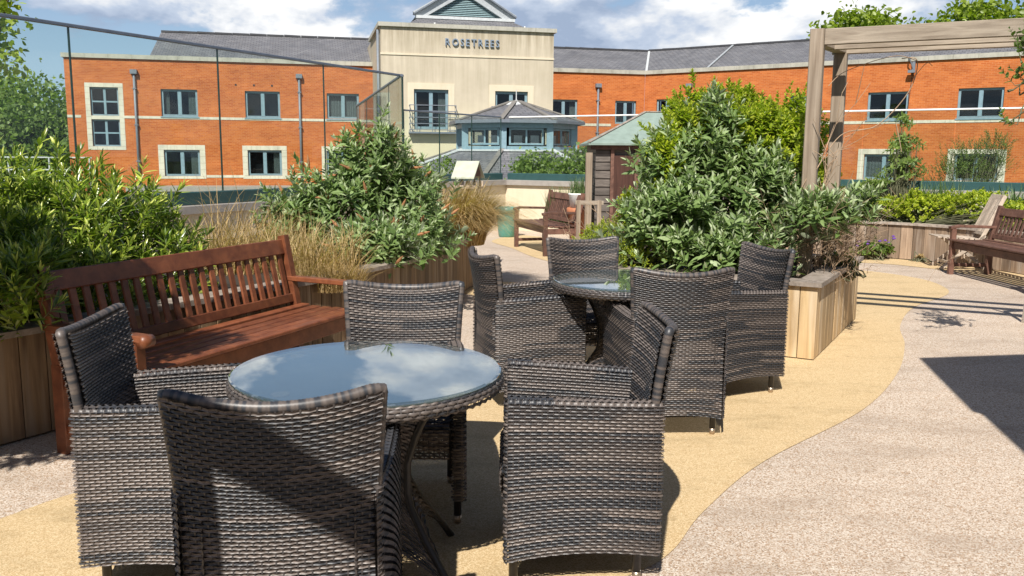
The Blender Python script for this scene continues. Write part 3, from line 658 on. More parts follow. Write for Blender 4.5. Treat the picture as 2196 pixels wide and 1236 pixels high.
def balustrade(label, p0, p1, zb, zt0, zt1, n, railm, railw, edge=True, cat='glass screen', joint=.012):
    t = thing('glass_balustrade', label, cat, (*p0, zb))
    a = Vector((*p0, 0)); b = Vector((*p1, 0)); d = (b-a).normalized(); nr = Vector((-d.y, d.x, 0))*.12
    for i in range(n):
        f0, f1 = i/n, (i+1)/n; p = a+(b-a)*f0+nr+d*.008; q = a+(b-a)*f1+nr-d*.008
        z0, z1 = zt0+(zt1-zt0)*f0, zt0+(zt1-zt0)*f1; w_ = nr.normalized()*.006
        vs = [p-w_, q-w_, q+w_, p+w_]
        V = [(v.x, v.y, zb) for v in vs]+[(vs[0].x, vs[0].y, z0), (vs[1].x, vs[1].y, z1), (vs[2].x, vs[2].y, z1), (vs[3].x, vs[3].y, z0)]
        MB().add(V, [(0, 1, 5, 4), (2, 3, 7, 6), (4, 5, 6, 7), (0, 3, 2, 1)]).build('glass_panel', 'glass', t)
    for i in range(n+1 if edge else 0):
        f = i/n; p = a+(b-a)*f+nr; z = zt0+(zt1-zt0)*f
        MB().bar((p.x, p.y, zb), (p.x, p.y, z), joint, .02, (d.x, d.y, 0), .001).build('panel_edge', 'gedge', t)
    MB().bar((a.x+nr.x, a.y+nr.y, zt0+.02), (b.x+nr.x, b.y+nr.y, zt1+.02), railw, railw*.9, ch=.008).build('top_rail', railm, t)
    MB().bar((a.x+nr.x, a.y+nr.y, zb-.02), (b.x+nr.x, b.y+nr.y, zb-.02), .10, .16, ch=.01).build('base_channel', 'channel', t)
    return t
balustrade('tall glass screen with grey top rail running back along the left', LP[0], LP[1], .92, 2.73, 2.73, 4, 'rail', .042, joint=.014)
balustrade('raked end panel of glass turning back from the tall screen corner', LP[1], (-3.12, 18.4), 1.0, 2.73, 2.42, 4, 'rail', .045)
balustrade('short low glass balustrade between the tall screen and the parapet corner', (-1.74, 14.83), (-.14, 17.25), 1.05, 2.17, 2.17, 3, 'rail', .03)
balustrade('long low glass balustrade with polished rail behind shed and right planting', (-.14, 17.25), (7.75, 12.65), 1.05, 2.17, 2.17, 7, 'white_rail', .032, edge=False)

# ------------------------------------------------------------------ planters
def planter(label, pts, hgt, closed=False, bw=.125, mat='cedar', depth=None, capw=.14, soil=None, capm='cap'):
    """boards along the footline pts (planting lies to the left of travel)"""
    t = thing('wooden_planter', label, 'planter', (*pts[0], 0))
    P_ = [Vector((*p, 0)) for p in pts]
    if closed: P_.append(P_[0])
    segs = list(zip(P_[:-1], P_[1:]))
    for a, b in segs:
        d = b-a; L_ = d.length; d.normalize(); nr = Vector((-d.y, d.x, 0)); n = max(1, round(L_/bw)); bl = L_/n
        for i in range(n):
            c = a+d*(bl*(i+.5))+nr*(.012+random.uniform(0, .003)); z1 = hgt-.032
            MB().bar((c.x, c.y, .012), (c.x, c.y, z1), bl-.005, .022, (nr.x, nr.y, 0), .003).build('board', mat, t)
        q0, q1 = a+nr*.05+d*.07, b+nr*.05-d*.07
        MB().bar((q0.x, q0.y, hgt/2-.02), (q1.x, q1.y, hgt/2-.02), .04, hgt-.08).build('lining', 'soil', t)
    m_ = len(P_)
    def off(i, o_):
        if closed: pa, pb, pc = P_[(i-1) % (m_-1)], P_[i % (m_-1)], P_[(i+1) % (m_-1)]
        else: pa, pb, pc = P_[max(i-1, 0)], P_[i], P_[min(i+1, m_-1)]
        d1 = (pb-pa).normalized() if (pb-pa).length > 1e-6 else (pc-pb).normalized(); d2 = (pc-pb).normalized() if (pc-pb).length > 1e-6 else d1
        n1_, n2_ = Vector((-d1.y, d1.x, 0)), Vector((-d2.y, d2.x, 0)); bs = (n1_+n2_).normalized(); return pb+bs*(o_/max(.3, bs.dot(n1_)))
    for i in range(m_-1):
        a0, a1, b0, b1 = off(i, -.03), off(i, capw), off(i+1, -.03), off(i+1, capw)
        nn = max(1, round((b0-a0).length/1.9))
        for j in range(nn):
            u0, u1 = j/nn+.0006, (j+1)/nn-.0006
            pts4 = [a0.lerp(b0, u0), a0.lerp(b0, u1), a1.lerp(b1, u1), a1.lerp(b1, u0)]
            MB().prism([(p.x, p.y) for p in pts4], hgt-.03, hgt+random.uniform(0, .004)).build('cap_board', capm, t)
    if soil:
        MB().prism(soil, .1, hgt-.08).build('soil', 'soil', t)
    return t
planter('long wooden planter behind the red bench holding shrubs and dry grasses', [(-3.6, 3.0), (-2.53, 4.14), (-2.32, 4.50), (-1.42, 6.10), (-.88, 7.3), (-.42, 9.65), (-.75, 10.9), (-1.6, 11.6)], .57, mat='cedar_shaded', soil=[(-4.9, 4.0), (-3.55, 3.15), (-2.58, 4.28), (-1.5, 6.2), (-.95, 7.4), (-.5, 9.7), (-.85, 10.9), (-1.7, 11.5), (-3.0, 10.6)], capw=.15)
RP = [(2.175, 6.129), (3.126, 7.798), (1.60, 8.60), (.68, 6.98)]
planter('square raised planter with warm boards and grey cap beside table', RP, .57, closed=True, mat='cedar', soil=[(2.1, 6.2), (3.06, 7.78), (1.62, 8.52), (.75, 7.0)], capw=.15)
planter('curved wooden planter against the far right balustrade', [(3.7, 13.5), (4.7, 13.05), (5.35, 12.8), (5.75, 12.5), (6.05, 12.1), (6.38, 11.3), (6.65, 10.3), (6.8, 8.6)], .53, mat='cedar_old', soil=[(3.75, 13.6), (4.75, 13.1), (5.4, 12.9), (5.85, 12.55), (6.15, 12.15), (6.5, 11.3), (6.75, 10.3), (6.9, 8.6), (9.3, 9.0), (9.3, 11.7), (7.7, 12.6), (4.6, 14.3)], capw=.12, bw=.15)

# ------------------------------------------------------------------ pergolas
def pergola(label, o, n_beams, L_, back=.6, posts=True, far=True, zt=2.42):
    t = thing('timber_pergola', label, 'pergola', (*o, 0)); a = -.461; d = Vector((math.cos(a), math.sin(a), 0)); nr = Vector((-d.y, d.x, 0)); O = Vector((*o, 0))
    ends = [0, L_] if far else [0]; sh_ = .10*(1 if back > 0 else 0)
    for e in ends:
        for k in ((0, back) if posts else (0,)):
            p = O+d*(e+(sh_ if k else 0))+nr*k
            zb_ = .45 if (e == 0 and far) else 0
            MB().bar((p.x, p.y, zb_), (p.x, p.y, zt if k == 0 else zt-.115), .105, .105, (d.x, d.y, 0), .006).build('post', 'oak', t)
    for i in range(n_beams):
        k = back*i/max(1, n_beams-1); s_ = .055 if i == 0 else .03
        p = O+d*s_+nr*k; q = O+d*(L_-.055)+nr*k
        mid = p.lerp(q, .3)
        for (u_, v_) in ((p, mid-d*.002), (mid+d*.002, q)):
            MB().bar((u_.x, u_.y, zt-.06), (v_.x, v_.y, zt-.06), .05, .12, ch=.004).build('beam', 'oakb', t)
    p = O+nr*.055; q = O+nr*(back-.03)+d*sh_
    MB().bar((p.x+.0, p.y, zt-.075), (q.x, q.y, zt-.075), .09, .08).build('cross_beam', 'oakb', t)
    return t
pergola('silvered timber pergola whose posts rise out of the square planter', (2.33, 6.90), 3, 4.6, back=.68)
pergola('second timber pergola standing behind the camera', (-1.09, .585), 2, 3.0, back=-.62)
# neighbouring terrace room on the right, outside the frame
hb = thing('terrace_room', 'rendered terrace room just outside the right of the view', 'building', (3.5, 1, 0))
fp = [(2.32, 3.38), (2.04, 2.19), (2.07, 2.14), (1.25, -1.6), (7, -2), (7, 4.19)]
MB().prism([(x*1+(.12 if x < 3 else -.1), y-(.1 if y > 0 else -.1)) for x, y in fp], 0, 3.0).build('wall', 'house', hb)
MB().prism(fp[::-1], 3.002, 3.2).build('roof', 'lead', hb)

rb_ = thing('sky_blocker', 'unseen brown brick block added behind the camera to cut sky light', 'building', (0, -4.5, 0))  # added out of view to hold back sky light and deepen the shadows
MB().prism([(-9, -9), (8.5, -9), (8.5, -3.6), (-9, -3.6)], 0, 3.0).build('wall', 'brown_wall', rb_)
MB().prism([(-9.2, -9.2), (8.7, -9.2), (8.7, -3.4), (-9.2, -3.4)], 3.003, 3.2).build('roof', 'lead', rb_)
for k in range(6):
    MB().box((-7.5+2.7*k, -3.58, 1.5), (1.3, .06, 1.3)).build('window', 'frame', rb_); MB().box((-7.5+2.7*k, -3.545, 1.5), (1.1, .02, 1.1)).build('pane', 'room', rb_)
# ------------------------------------------------------------------ wicker
def weave(surf, ns, nr_, flip=1, amp=.0028, seed=0, hs=.45, bottom=None, horiz=True):
    """real woven strands over surface surf(s,t)->xyz arrays ; ns stakes, nr_ rows. rows run along s."""
    rg = np.random.default_rng(seed)
    K = ns*2+1; s = np.linspace(0, 1, K)
    def P(sv, tv): return np.stack(surf(sv, tv), -1)
    def NRM(sv, tv):
        e = 1e-3; a = P(np.clip(sv+e, 0, 1), tv)-P(np.clip(sv-e, 0, 1), tv); b = P(sv, np.clip(tv+e, 0, 1))-P(sv, np.clip(tv-e, 0, 1))
        n_ = np.cross(a, b); return flip*n_/np.maximum(np.linalg.norm(n_, axis=-1, keepdims=True), 1e-9)
    rows = np.arange(nr_); tm = (rows+.5)/nr_
    Sg, Tg = np.meshgrid(s, tm); Vs = []
    wav = np.cos(np.pi*Sg*ns+np.pi*rows[:, None])
    jit = rg.normal(0, .0003, Sg.shape)
    for q, dd in ((-hs, -.0030), (0, .0018), (hs, -.0030)):
        tt = np.clip(Tg+q*(.90+.10*wav)/nr_, 0, 1); Vs.append(P(Sg, tt)+NRM(Sg, tt)*(amp*wav+dd+jit)[..., None])
    V = np.stack(Vs, 2)                     # rows, K, 3, xyz
    idx = np.arange(nr_*K*3).reshape(nr_, K, 3)
    F = np.stack([idx[:, :-1, :-1], idx[:, 1:, :-1], idx[:, 1:, 1:], idx[:, :-1, 1:]], -1).reshape(-1, 4)
    tone = np.zeros((nr_, K)); prev = None
    for j in range(nr_):
        if prev is not None and rg.random() < .25: row = prev.copy()
        else:
            row = np.zeros(K); i = 0; st = rg.random() < .55
            while i < K:
                l = int(rg.integers(14, 70)); row[i:i+l] = (.72+rg.random()*.26 if st else .14+rg.random()*.36) if rg.random() > .12 else .55; st = not st; i += l
        prev = row; kk = np.array([.25, .5, .25]); tone[j] = np.convolve(np.pad(row, 1, mode='edge'), kk, 'valid')+rg.normal(0, .05, K)
    T = np.repeat(np.clip(tone, 0, 1)[:, :, None], 3, 2).ravel()
    V = V.reshape(-1, 3)
    # stakes
    J = max(4, nr_//3); tv = np.linspace(0, 1, J+1); si = np.arange(0, ns+1)/ns; S2, T2 = np.meshgrid(si, tv); w_ = .12/ns
    A = P(np.clip(S2-w_, 0, 1), T2)-NRM(S2, T2)*.0003; B = P(np.clip(S2+w_, 0, 1), T2)-NRM(S2, T2)*.0003
    W = np.stack([A, B], 2); id2 = np.arange(W.size//3).reshape(J+1, ns+1, 2)+len(V)
    F2 = np.stack([id2[:-1, :, 0], id2[:-1, :, 1], id2[1:, :, 1], id2[1:, :, 0]], -1).reshape(-1, 4)
    return np.concatenate([V, W.reshape(-1, 3)]), np.concatenate([F, F2]), np.concatenate([T, np.full(W.size//3, .5)])
def join(parts):
    V = []; F = []; T = []; k = 0
    for v, f, t in parts: V.append(v); F.append(f+k); T.append(t); k += len(v)
    return np.concatenate(V), np.concatenate(F), np.concatenate(T)
def wrapped(path, rad, pitch=.011, seed=0, n=8, squash=1.):
    """edge wound round with strand: ridged tube"""
    rg = np.random.default_rng(seed); P_ = [np.array(p, float) for p in path]
    L_ = [0]
    for a, b in zip(P_[:-1], P_[1:]): L_.append(L_[-1]+np.linalg.norm(b-a))
    L_ = np.array(L_); m_ = max(4, int(L_[-1]/pitch)*2); q = np.linspace(0, L_[-1], m_+1)
    C_ = np.stack([np.interp(q, L_, [p[i] for p in P_]) for i in range(3)], -1)
    D_ = np.gradient(C_, axis=0); D_ /= np.linalg.norm(D_, axis=1, keepdims=True)
    U = np.tile(np.array([0, 1., .15]), (m_+1, 1)); Sd = np.cross(D_, U); Sd /= np.linalg.norm(Sd, axis=1, keepdims=True); U = np.cross(Sd, D_)
    rr = rad*(1-.10*(np.arange(m_+1) % 2)); th_ = np.arange(n)*2*PI/n
    V = C_[:, None]+rr[:, None, None]*(Sd[:, None]*np.cos(th_)[None, :, None]+U[:, None]*np.sin(th_)[None, :, None]*squash)
    id_ = np.arange((m_+1)*n).reshape(m_+1, n); nx = np.roll(id_, -1, 1)
    F = np.stack([id_[:-1], nx[:-1], nx[1:], id_[1:]], -1).reshape(-1, 4)
    tn = np.repeat(np.where(rg.random((m_+1)//2+2) < .6, .70, .3), 2)[:m_+1]+rg.normal(0, .08, m_+1)
    return V.reshape(-1, 3), F, np.repeat(np.clip(tn, 0, 1), n)

def hwb(z): return .228+.004*np.clip(z/.45, 0, 1)+.028*np.clip((z-.45)/.47, 0, 1)**1.4
def yb(z, u): return -.262-.072*np.clip((z-.42)/.47, 0, 1)**1.5+.055*u*u*np.clip(z/.89, 0, 1)
def ztop(u): return .857+.032*u*u
def s_backout(s, t):
    u = 2*s-1; zb_ = .105+.026*(1-u*u); z = zb_+(ztop(u)-zb_)*t; return (u*hwb(z), yb(z, u), z)
def s_backin(s, t):
    u = 2*s-1; z = .40+(ztop(u)-.40)*t; return (u*(hwb(z)-.012), yb(z, u)+.042, z)
def xs_(t): return .236+.062*np.sqrt(t)
def zar(t): return .628+.025*t
def s_side(sg, inner=False):
    def f(s, t):
        y = -.255+.52*s+(0 if not inner else 0*s); zb_ = (.105+.028*(1-(2*s-1)**2)) if not inner else .40+0*s
        z = zb_+(zar(s)-zb_)*t; return (sg*(xs_(s)-(.055 if inner else 0)), y, z)
    return f
def s_armtop(sg):
    def f(s, t):
        y = -.255+.52*s; th_ = PI*t; x = xs_(s)-.0275+.0275*np.cos(th_); return (sg*x, y, zar(s)+.014*np.sin(th_))
    return f
def s_armfront(sg):
    def f(s, t):
        z = .10+.555*t; a = PI*s; return (sg*(.30-.0275+.0275*np.cos(a)), .265+.012*np.sin(a), z)
    return f
def s_seat(s, t):
    # t runs front skirt -> back
    pts = np.array([[.262, .27], [.285, .33], [.288, .38], [.272, .412], [.235, .425], [.0, .418], [-.225, .415]])
    d = np.r_[0, np.cumsum(np.linalg.norm(np.diff(pts, axis=0), axis=1))]; q = t*d[-1]
    y = np.interp(q, d, pts[:, 0]); z = np.interp(q, d, pts[:, 1]); u = 2*s-1
    return (u*.236, y, z)
def make_chair(label, loc, rz):
    t = thing('wicker_chair', label, 'chair', loc, rz, 'woven wicker armchairs round the two glass tables')
    V, F, T = weave(s_backout, 27, 70, -1, seed=1); np_mesh('outer_back_weave', V, F, MT['wicker'], t, T, kind='stuff')
    V, F, T = weave(s_backin, 27, 45, 1, seed=2); np_mesh('inner_back_weave', V, F, MT['wicker'], t, T, kind='stuff')
    for sg, nm in ((-1, 3), (1, 5)):
        A = weave(s_side(sg), 28, 47, -sg, seed=nm); np_mesh('side_weave', *A[:2], MT['wicker'], t, A[2], kind='stuff')
        A = weave(s_side(sg, True), 28, 20, sg, seed=nm+1)
        B_ = weave(s_armtop(sg), 44, 4, -sg, seed=nm+8); C_ = weave(s_armfront(sg), 3, 48, sg, seed=nm+20)
        A = join([A, B_, C_]); np_mesh('armrest_weave', *A[:2], MT['wicker'], t, A[2], kind='stuff')
    A = weave(s_seat, 24, 50, 1, seed=9); np_mesh('seat_weave', *A[:2], MT['wicker'], t, A[2], kind='stuff')
    def core(nm, f, a, b):
        sv, tv = np.meshgrid(np.linspace(.01, .99, a), np.linspace(.01, .985, b)); x, y, z = f(sv, tv); V = np.stack([x+0*sv, y+0*sv, z+0*sv], -1).reshape(-1, 3)
        I = np.arange(a*b).reshape(b, a); F = np.stack([I[:-1, :-1], I[:-1, 1:], I[1:, 1:], I[1:, :-1]], -1).reshape(-1, 4); np_mesh(nm, V, F, MT['wframe'], t)
    core('back_core', lambda s_, t_: (lambda q: (q[0]*.985, q[1]-.014, q[2]))(s_backin(s_, t_)), 13, 9)
    for sg in (-1, 1): core('side_core', lambda s_, t_, sg=sg: (lambda q: (q[0]-sg*.012, q[1], np.maximum(q[2], .13)))(s_side(sg)(s_, t_)), 9, 5)
    path = []
    for z in np.linspace(.60, .885, 9): path.append((-hwb(z)+.004, float(yb(z, -1))+.021, z))
    for u in np.linspace(-1, 1, 17)[1:-1]: path.append((u*hwb(.89), float(yb(.87, u))+.021, float(ztop(u))+.004))
    for z in np.linspace(.885, .60, 9): path.append((hwb(z)-.004, float(yb(z, 1))+.021, z))
    A = wrapped(path, .0165, pitch=.009, seed=4); np_mesh('back_rim', *A[:2], MT['wicker'], t, A[2])
    fr = MB()
    fr.bar((-.21, -.185, .40), (.21, -.185, .40), .02, .02); fr.bar((-.225, .24, .39), (.225, .24, .39), .02, .02)
    for s_ in (-1, 1): fr.bar((s_*.210, -.18, .395), (s_*.225, .24, .395), .02, .02)
    fr.build('seat_frame', 'wframe', t, world=False)
    for x, y in ((-.208, -.182), (.208, -.182), (-.266, .243), (.266, .243)):
        lg = MB().tube([(x, y, .035), (x, y, .42)], .0155, 10).build('leg', 'wframe', t, world=False, smooth=True)
        MB().tube([(x, y, .0), (x, y, .036)], [.0135, .0165], 10).build('foot_cap', 'cap_metal', lg, world=False, smooth=True)
    return t
# rz: local +Y is the way the chair faces
def yaw(deg): return R(deg-90)
ch0 = make_chair('nearest woven chair seen from behind, crossed by a diagonal shadow', (-.60, 2.27, 0), yaw(98))
for lb, x, y, dg_ in (
    ('woven chair left of the near glass table, in front of the red bench', -1.165, 2.93, 4),
    ('woven chair facing the camera behind the near glass table', -.475, 3.53, -90),
    ('woven chair standing right of the near glass table, seen side on', 0.252, 3.03, 180.5),
    ('woven chair left of the far glass table, turned to the right', .08, 5.14, 18),
    ('woven chair facing the camera behind the far glass table', .555, 5.72, -74),
    ('woven chair with its tall back to the camera before the far table', .84, 4.60, 94),
    ('woven chair right of the far table beside the square planter', 1.37, 5.40, 200)):
    clone(ch0, lb, (x, y, 0), yaw(dg_))

def make_table(label, loc, rz):
    t = thing('glass_table', label, 'table', loc, rz, 'round glass topped wicker tables')
    g = MB().lathe((0, 0, .732), [(.438, 0), (.444, .002), (.446, .005), (.444, .008), (.438, .010)], 96).build('glass_top', 'tglass', t, world=False)
    MB().lathe((0, 0, .722), [(.43, 0), (.43, .006)], 64).build('table_board', 'tboard', t, world=False)
    for k in range(4):
        a = PI/4+k*PI/2; MB().lathe((.36*math.cos(a), .36*math.sin(a), .7285), [(.028, 0), (.028, .003)], 20).build('glass_pad', 'pad', t, world=False)
    def rim(s, tt):
        a = 2*PI*s; th_ = -PI*.5+PI*.97*(1-tt); r_ = .436+.016*np.cos(th_); return (r_*np.cos(a), r_*np.sin(a), .706+.024*np.sin(th_))
    A = weave(rim, 150, 5, -1, seed=31); np_mesh('rim_weave', *A[:2], MT['wicker'], t, A[2], kind='stuff')
    MB().lathe((0, 0, .69), [(.425, 0), (.43, .01), (.43, .031)], 48).build('rim_frame', 'wframe', t, world=False)
    zs = np.array([0, .08, .2, .32, .45, .58, .70]); rs = np.array([.42, .36, .255, .175, .175, .225, .32])
    panels = []
    for k in range(4):
        a0 = PI/4+k*PI/2; a1 = a0+PI/2
        pts = [(float(r_)*math.cos(a0), float(r_)*math.sin(a0), float(z)) for r_, z in zip(np.interp(np.linspace(0, .70, 15), zs, rs), np.linspace(0, .70, 15))]
        MB().tube(pts, .013, 8).build('leg', 'wframe', t, world=False, smooth=True)
        def pnl(s, tt, a0=a0, a1=a1):
            zb_ = .03+.17*(1-(2*s-1)**2)**.6; z = zb_+(.695-zb_)*tt; r_ = np.interp(z, zs, rs)+.004
            c0_, s0_, c1_, s1_ = math.cos(a0), math.sin(a0), math.cos(a1), math.sin(a1)
            return (r_*(c0_*(1-s)+c1_*s), r_*(s0_*(1-s)+s1_*s), z)
        A = weave(pnl, 15, 48, -1, seed=40+k); np_mesh('pedestal_weave', *A[:2], MT['wicker'], t, A[2], kind='stuff')
    return t
t1 = make_table('near round glass table with wicker rim reflecting clouds', (-.478, 2.835, 0), R(8))
clone(t1, 'farther round glass table beside the square planter', (.684, 5.03, 0), R(20))

# ------------------------------------------------------------------ benches
def bench(label, loc, rz, L_, hb_, har, nsl, mat, lean=.10, curved=False):
    """local: length along x, faces -y"""
    t = thing('garden_bench', label, 'bench', loc, rz); h2 = L_/2; D_ = .27
    B = lambda n_, a, b, w_, h_, u=(0, 0, 1): MB().bar(a, b, w_, h_, u, .005).build(n_, mat, t, world=False)
    for s in (-1, 1):
        x = s*(h2-.035)
        lg = MB(); lg.bar((x, D_-.03, 0), (x, D_-.03, .44), .06, .07, (0, 1, 0)); lg.bar((x, D_-.03, .44), (x, D_-.03+lean, hb_+.03), .058, .055, (0, 1, 0)); lg.build('back_leg', mat, t, world=False)
        B('front_leg', (x, -D_+.03, 0), (x, -D_+.03, har-.02), .06, .06, (0, 1, 0))
        B('side_rail', (x, -D_+.06, .36), (x, D_-.06, .36), .035, .08); B('stretcher', (x, -D_+.06, .12), (x, D_-.06, .12), .035, .045)
        am = MB()
        if curved: 
            am.bar((x, -D_-.02, har-.01), (x, -D_+.10, har+.015), .07, .035); am.bar((x, -D_+.098, har+.013), (x, D_+.03, har), .069, .034)
        else: am.bar((x, -D_-.03, har), (x, D_+.04, har+.01), .068, .032)
        a_ = am.build('armrest', mat, t, world=False)
        if not curved: MB().tube([(x-.033, -D_-.03, har-.012), (x+.033, -D_-.03, har-.012)], .03, 14).build('arm_scroll', mat, a_, world=False, smooth=True)
    B('front_rail', (-h2+.07, -D_+.04, .375), (h2-.07, -D_+.04, .375), .032, .09); B('rear_rail', (-h2+.07, D_-.05, .38), (h2-.07, D_-.05, .38), .03, .07)
    for i, y in enumerate(np.linspace(-D_+.015, D_-.085, 6)):
        z = .437+.004*math.cos(i)-(.006 if 0 < i < 5 else 0); B('seat_slat', (-h2+.005 if i > 0 else -h2+.0, y, z), (h2-.005, y, z), .066, .022)
    yt = D_-.03+lean*(hb_-.47)/(hb_-.41); zr = hb_-.045
    B('top_rail', (-h2+.066, yt+.005, zr), (h2-.066, yt+.005, zr), .032, .10, (0, .25, 1))
    B('lower_back_rail', (-h2+.066, D_-.015, .49), (h2-.066, D_-.015, .49), .03, .06, (0, .2, 1))
    for i in range(nsl):
        x = -h2+.066+(L_-.132)*(i+.5)/nsl; B('back_slat', (x, D_-.012, .515), (x, yt-.002, zr-.045), .046, .016, (0, 1, 0))
    return t
bench('glossy red brown slatted bench in front of the left planter', (-1.59, 4.86, 0), math.atan2(.927, .376), 1.94, .875, .61, 22, 'teak', lean=.09)
bench('weathered brown bench by the cream parapet near the shed', (.50, 13.35, 0), math.atan2(-.955, .30)+0*PI, 1.45, .88, .62, 17, 'teak_dark', curved=True)
bench('weathered slatted bench at the right edge before the curved planter', (5.82, 10.15, 0), -PI/2+.02, 1.75, .84, .60, 20, 'teak_dark', curved=True)

# folding chair
fc = thing('folding_chair', 'pale silvered folding chair tucked behind the right bench', 'chair', (6.0, 11.62, 0), R(-100))
def fb(n_, a, b, w_, h_, u=(0, 0, 1)): return MB().bar(a, b, w_, h_, u, .004).build(n_, 'pale_teak', fc, world=False)
# local: faces -y
for s in (-1, 1):
    fb('leg', (s*.21, -.30, 0), (s*.21, .22, .46), .022, .045); fb('leg', (s*.185, .28, 0), (s*.185, -.22, .42), .022, .045)
    fb('back_stile', (s*.21, .17, .40), (s*.21, .42, .98), .022, .05, (0, 1, 0))
for i in range(9): fb('back_slat', (-.17+.34*i/8, .205, .50), (-.17+.34*i/8, .385, .93), .034, .014, (0, 1, 0))
fb('top_rail', (-.21, .40, .95), (.21, .40, .95), .03, .08, (0, .3, 1)); fb('bottom_rail', (-.2, .20, .485), (.2, .20, .485), .025, .05, (0, .3, 1))
for i in range(8): fb('seat_slat', (-.21, -.33+.065*i, .43-.003*i), (.21, -.33+.065*i, .43-.003*i), .05, .018)
fb('stretcher', (-.2, -.2, .09), (.2, -.2, .09), .02, .04)

# white plastic chair at the right edge
wc = thing('plastic_chair', 'white moulded plastic chair cut off by the right edge', 'chair', (4.88, 7.45, 0), R(100))
W_ = lambda n_, mb, sm=True: mb.build(n_, 'white', wc, world=False, smooth=sm)
for s in (-1, 1):
    W_('armrest', MB().bar((s*.27, -.24, .65), (s*.27, .22, .67), .075, .035, ch=.012).tube([(s*.27-.036, -.24, .645), (s*.27+.036, -.24, .645)], .03, 10), False)
    for y in (-.23, .22): W_('leg', MB().tube([(s*.29, y*1.1, 0), (s*.265, y, .66)], [.018, .024], 8))
W_('seat', MB().bar((0, -.24, .42), (0, .22, .40), .46, .02, ch=.008), False)
W_('backrest', MB().bar((0, .22, .42), (0, .33, .86), .48, .02, (0, 1, 0), .008), False)

# ------------------------------------------------------------------ shed
sh = thing('garden_shed', 'small dark timber shed with green felt roof behind the bushes', 'shed', (2.2, 13.8, 0))
X0, X1, Y0, Y1 = 1.22, 3.2, 13.0, 14.6
MB().prism([(X0+.03, Y0+.03), (X1, Y0+.03), (X1, Y1), (X0+.03, Y1)], 0, 1.60).build('shed_core', 'shed', sh)
for i in range(13):
    z = .03+i*.122
    for (xa, xb) in ((X0, X0+.215), (X0+.62, X1)):
        vs = [(xa, Y0-.002, z), (xb, Y0-.002, z), (xb, Y0+.016, z+.118), (xa, Y0+.016, z+.118), (xa, Y0+.026, z), (xb, Y0+.026, z), (xb, Y0+.028, z+.118), (xa, Y0+.028, z+.118)]
        MB().add(vs, [(0, 1, 2, 3), (4, 7, 6, 5), (0, 4, 5, 1), (1, 5, 6, 2), (2, 6, 7, 3), (3, 7, 4, 0)]).build('cladding_board', 'shed', sh)
    MB().box((X0+.012, (Y0+Y1)/2, z+.059), (.022, Y1-Y0-.06, .112)).build('cladding_board', 'shed', sh)
MB().box((X0+.245, Y0-.005, .78), (.05, .05, 1.56)).build('door_frame', 'teak_dark', sh); MB().box((X0+.60, Y0-.005, .78), (.05, .05, 1.56)).build('door_frame', 'teak_dark', sh)
dr = MB().box((X0+.42, Y0+.005, .74), (.30, .03, 1.44)).build('door', 'door', sh)
MB().box((X0+.33, Y0-.022, .82), (.02, .03, .10)).build('handle', 'pipe', dr)
MB().box(((X0+X1)/2, Y0-.02, 1.59), (X1-X0+.16, .04, .09)).build('fascia', 'teak_dark', sh)
ea = [(X0-.12, Y0-.14, 1.64), (X1+.12, Y0-.14, 1.64), (X1+.12, Y1+.1, 1.64), (X0-.12, Y1+.1, 1.64)]; rg_ = [(2.05, 13.8, 2.13), (2.55, 13.8, 2.13)]
mb = MB(); mb.add(ea+rg_+[(x, y, z-.03) for x, y, z in ea], [(0, 1, 5, 4), (1, 2, 5), (2, 3, 4, 5), (3, 0, 4), (0, 6, 7, 1), (3, 9, 6, 0), (1, 7, 8, 2), (9, 8, 7, 6)]); rfo = mb.build('roof', 'felt', sh)
for a, b in ((ea[0], rg_[0]), (ea[1], rg_[1]), (rg_[0], rg_[1])): MB().bar((a[0], a[1], a[2]+.01), (b[0], b[1], b[2]+.01), .05, .015).build('roof_batten', 'cap', rfo)
tag(MB().bar((1.10, 12.75, 0), (1.10, 12.75, 1.50), .095, .09, (0, 1, 0)).build('timber_post', 'oak'), 'pale square timber post standing at the left front of the shed', 'post')
ff = thing('low_fence', 'short weathered two post fence frame before the far bench', 'fence', (.95, 10.6, 0))
for x in (.80, 1.05): MB().bar((x, 10.6, 0), (x, 10.6, .92), .05, .05, (0, 1, 0)).build('post', 'oak', ff)
MB().bar((.76, 10.6, .89), (1.10, 10.6, .89), .042, .05).build('rail', 'oakb', ff); MB().bar((.76, 10.61, .45), (1.10, 10.61, .45), .04, .05).build('rail', 'oakb', ff)

# bird table
bt = thing('bird_table', 'small bird table with pale green pitched roof in the long planter', 'bird table', (-.56, 11.0, .4))
MB().bar((-.56, 11.0, .4), (-.56, 11.0, 1.04), .05, .05, (0, 1, 0)).build('post', 'oak', bt)
MB().box((-.56, 11.0, 1.05), (.34, .26, .025), -.3).build('tray', 'oak', bt)
def bl(x, y): return (-.56+x*math.cos(-.3)-y*math.sin(-.3), 11+x*math.sin(-.3)+y*math.cos(-.3))
for sy in (-1, 1):
    for k in range(4):
        p = bl(-.13+.087*k, sy*.12); MB().box((*p, 1.09), (.055, .012, .07), -.3).build('rail_slat', 'pale_teak', bt)
    vs = [(*bl(-.15, sy*.20), 1.16), (*bl(.15, sy*.20), 1.16), (*bl(.15, 0), 1.36), (*bl(-.15, 0), 1.36)]
    vs += [(x, y, z+.018) for x, y, z in vs]
    MB().add(vs, [(0, 1, 2, 3), (7, 6, 5, 4), (0, 4, 5, 1), (1, 5, 6, 2), (3, 7, 4, 0)]).build('roof', 'felt2', bt)
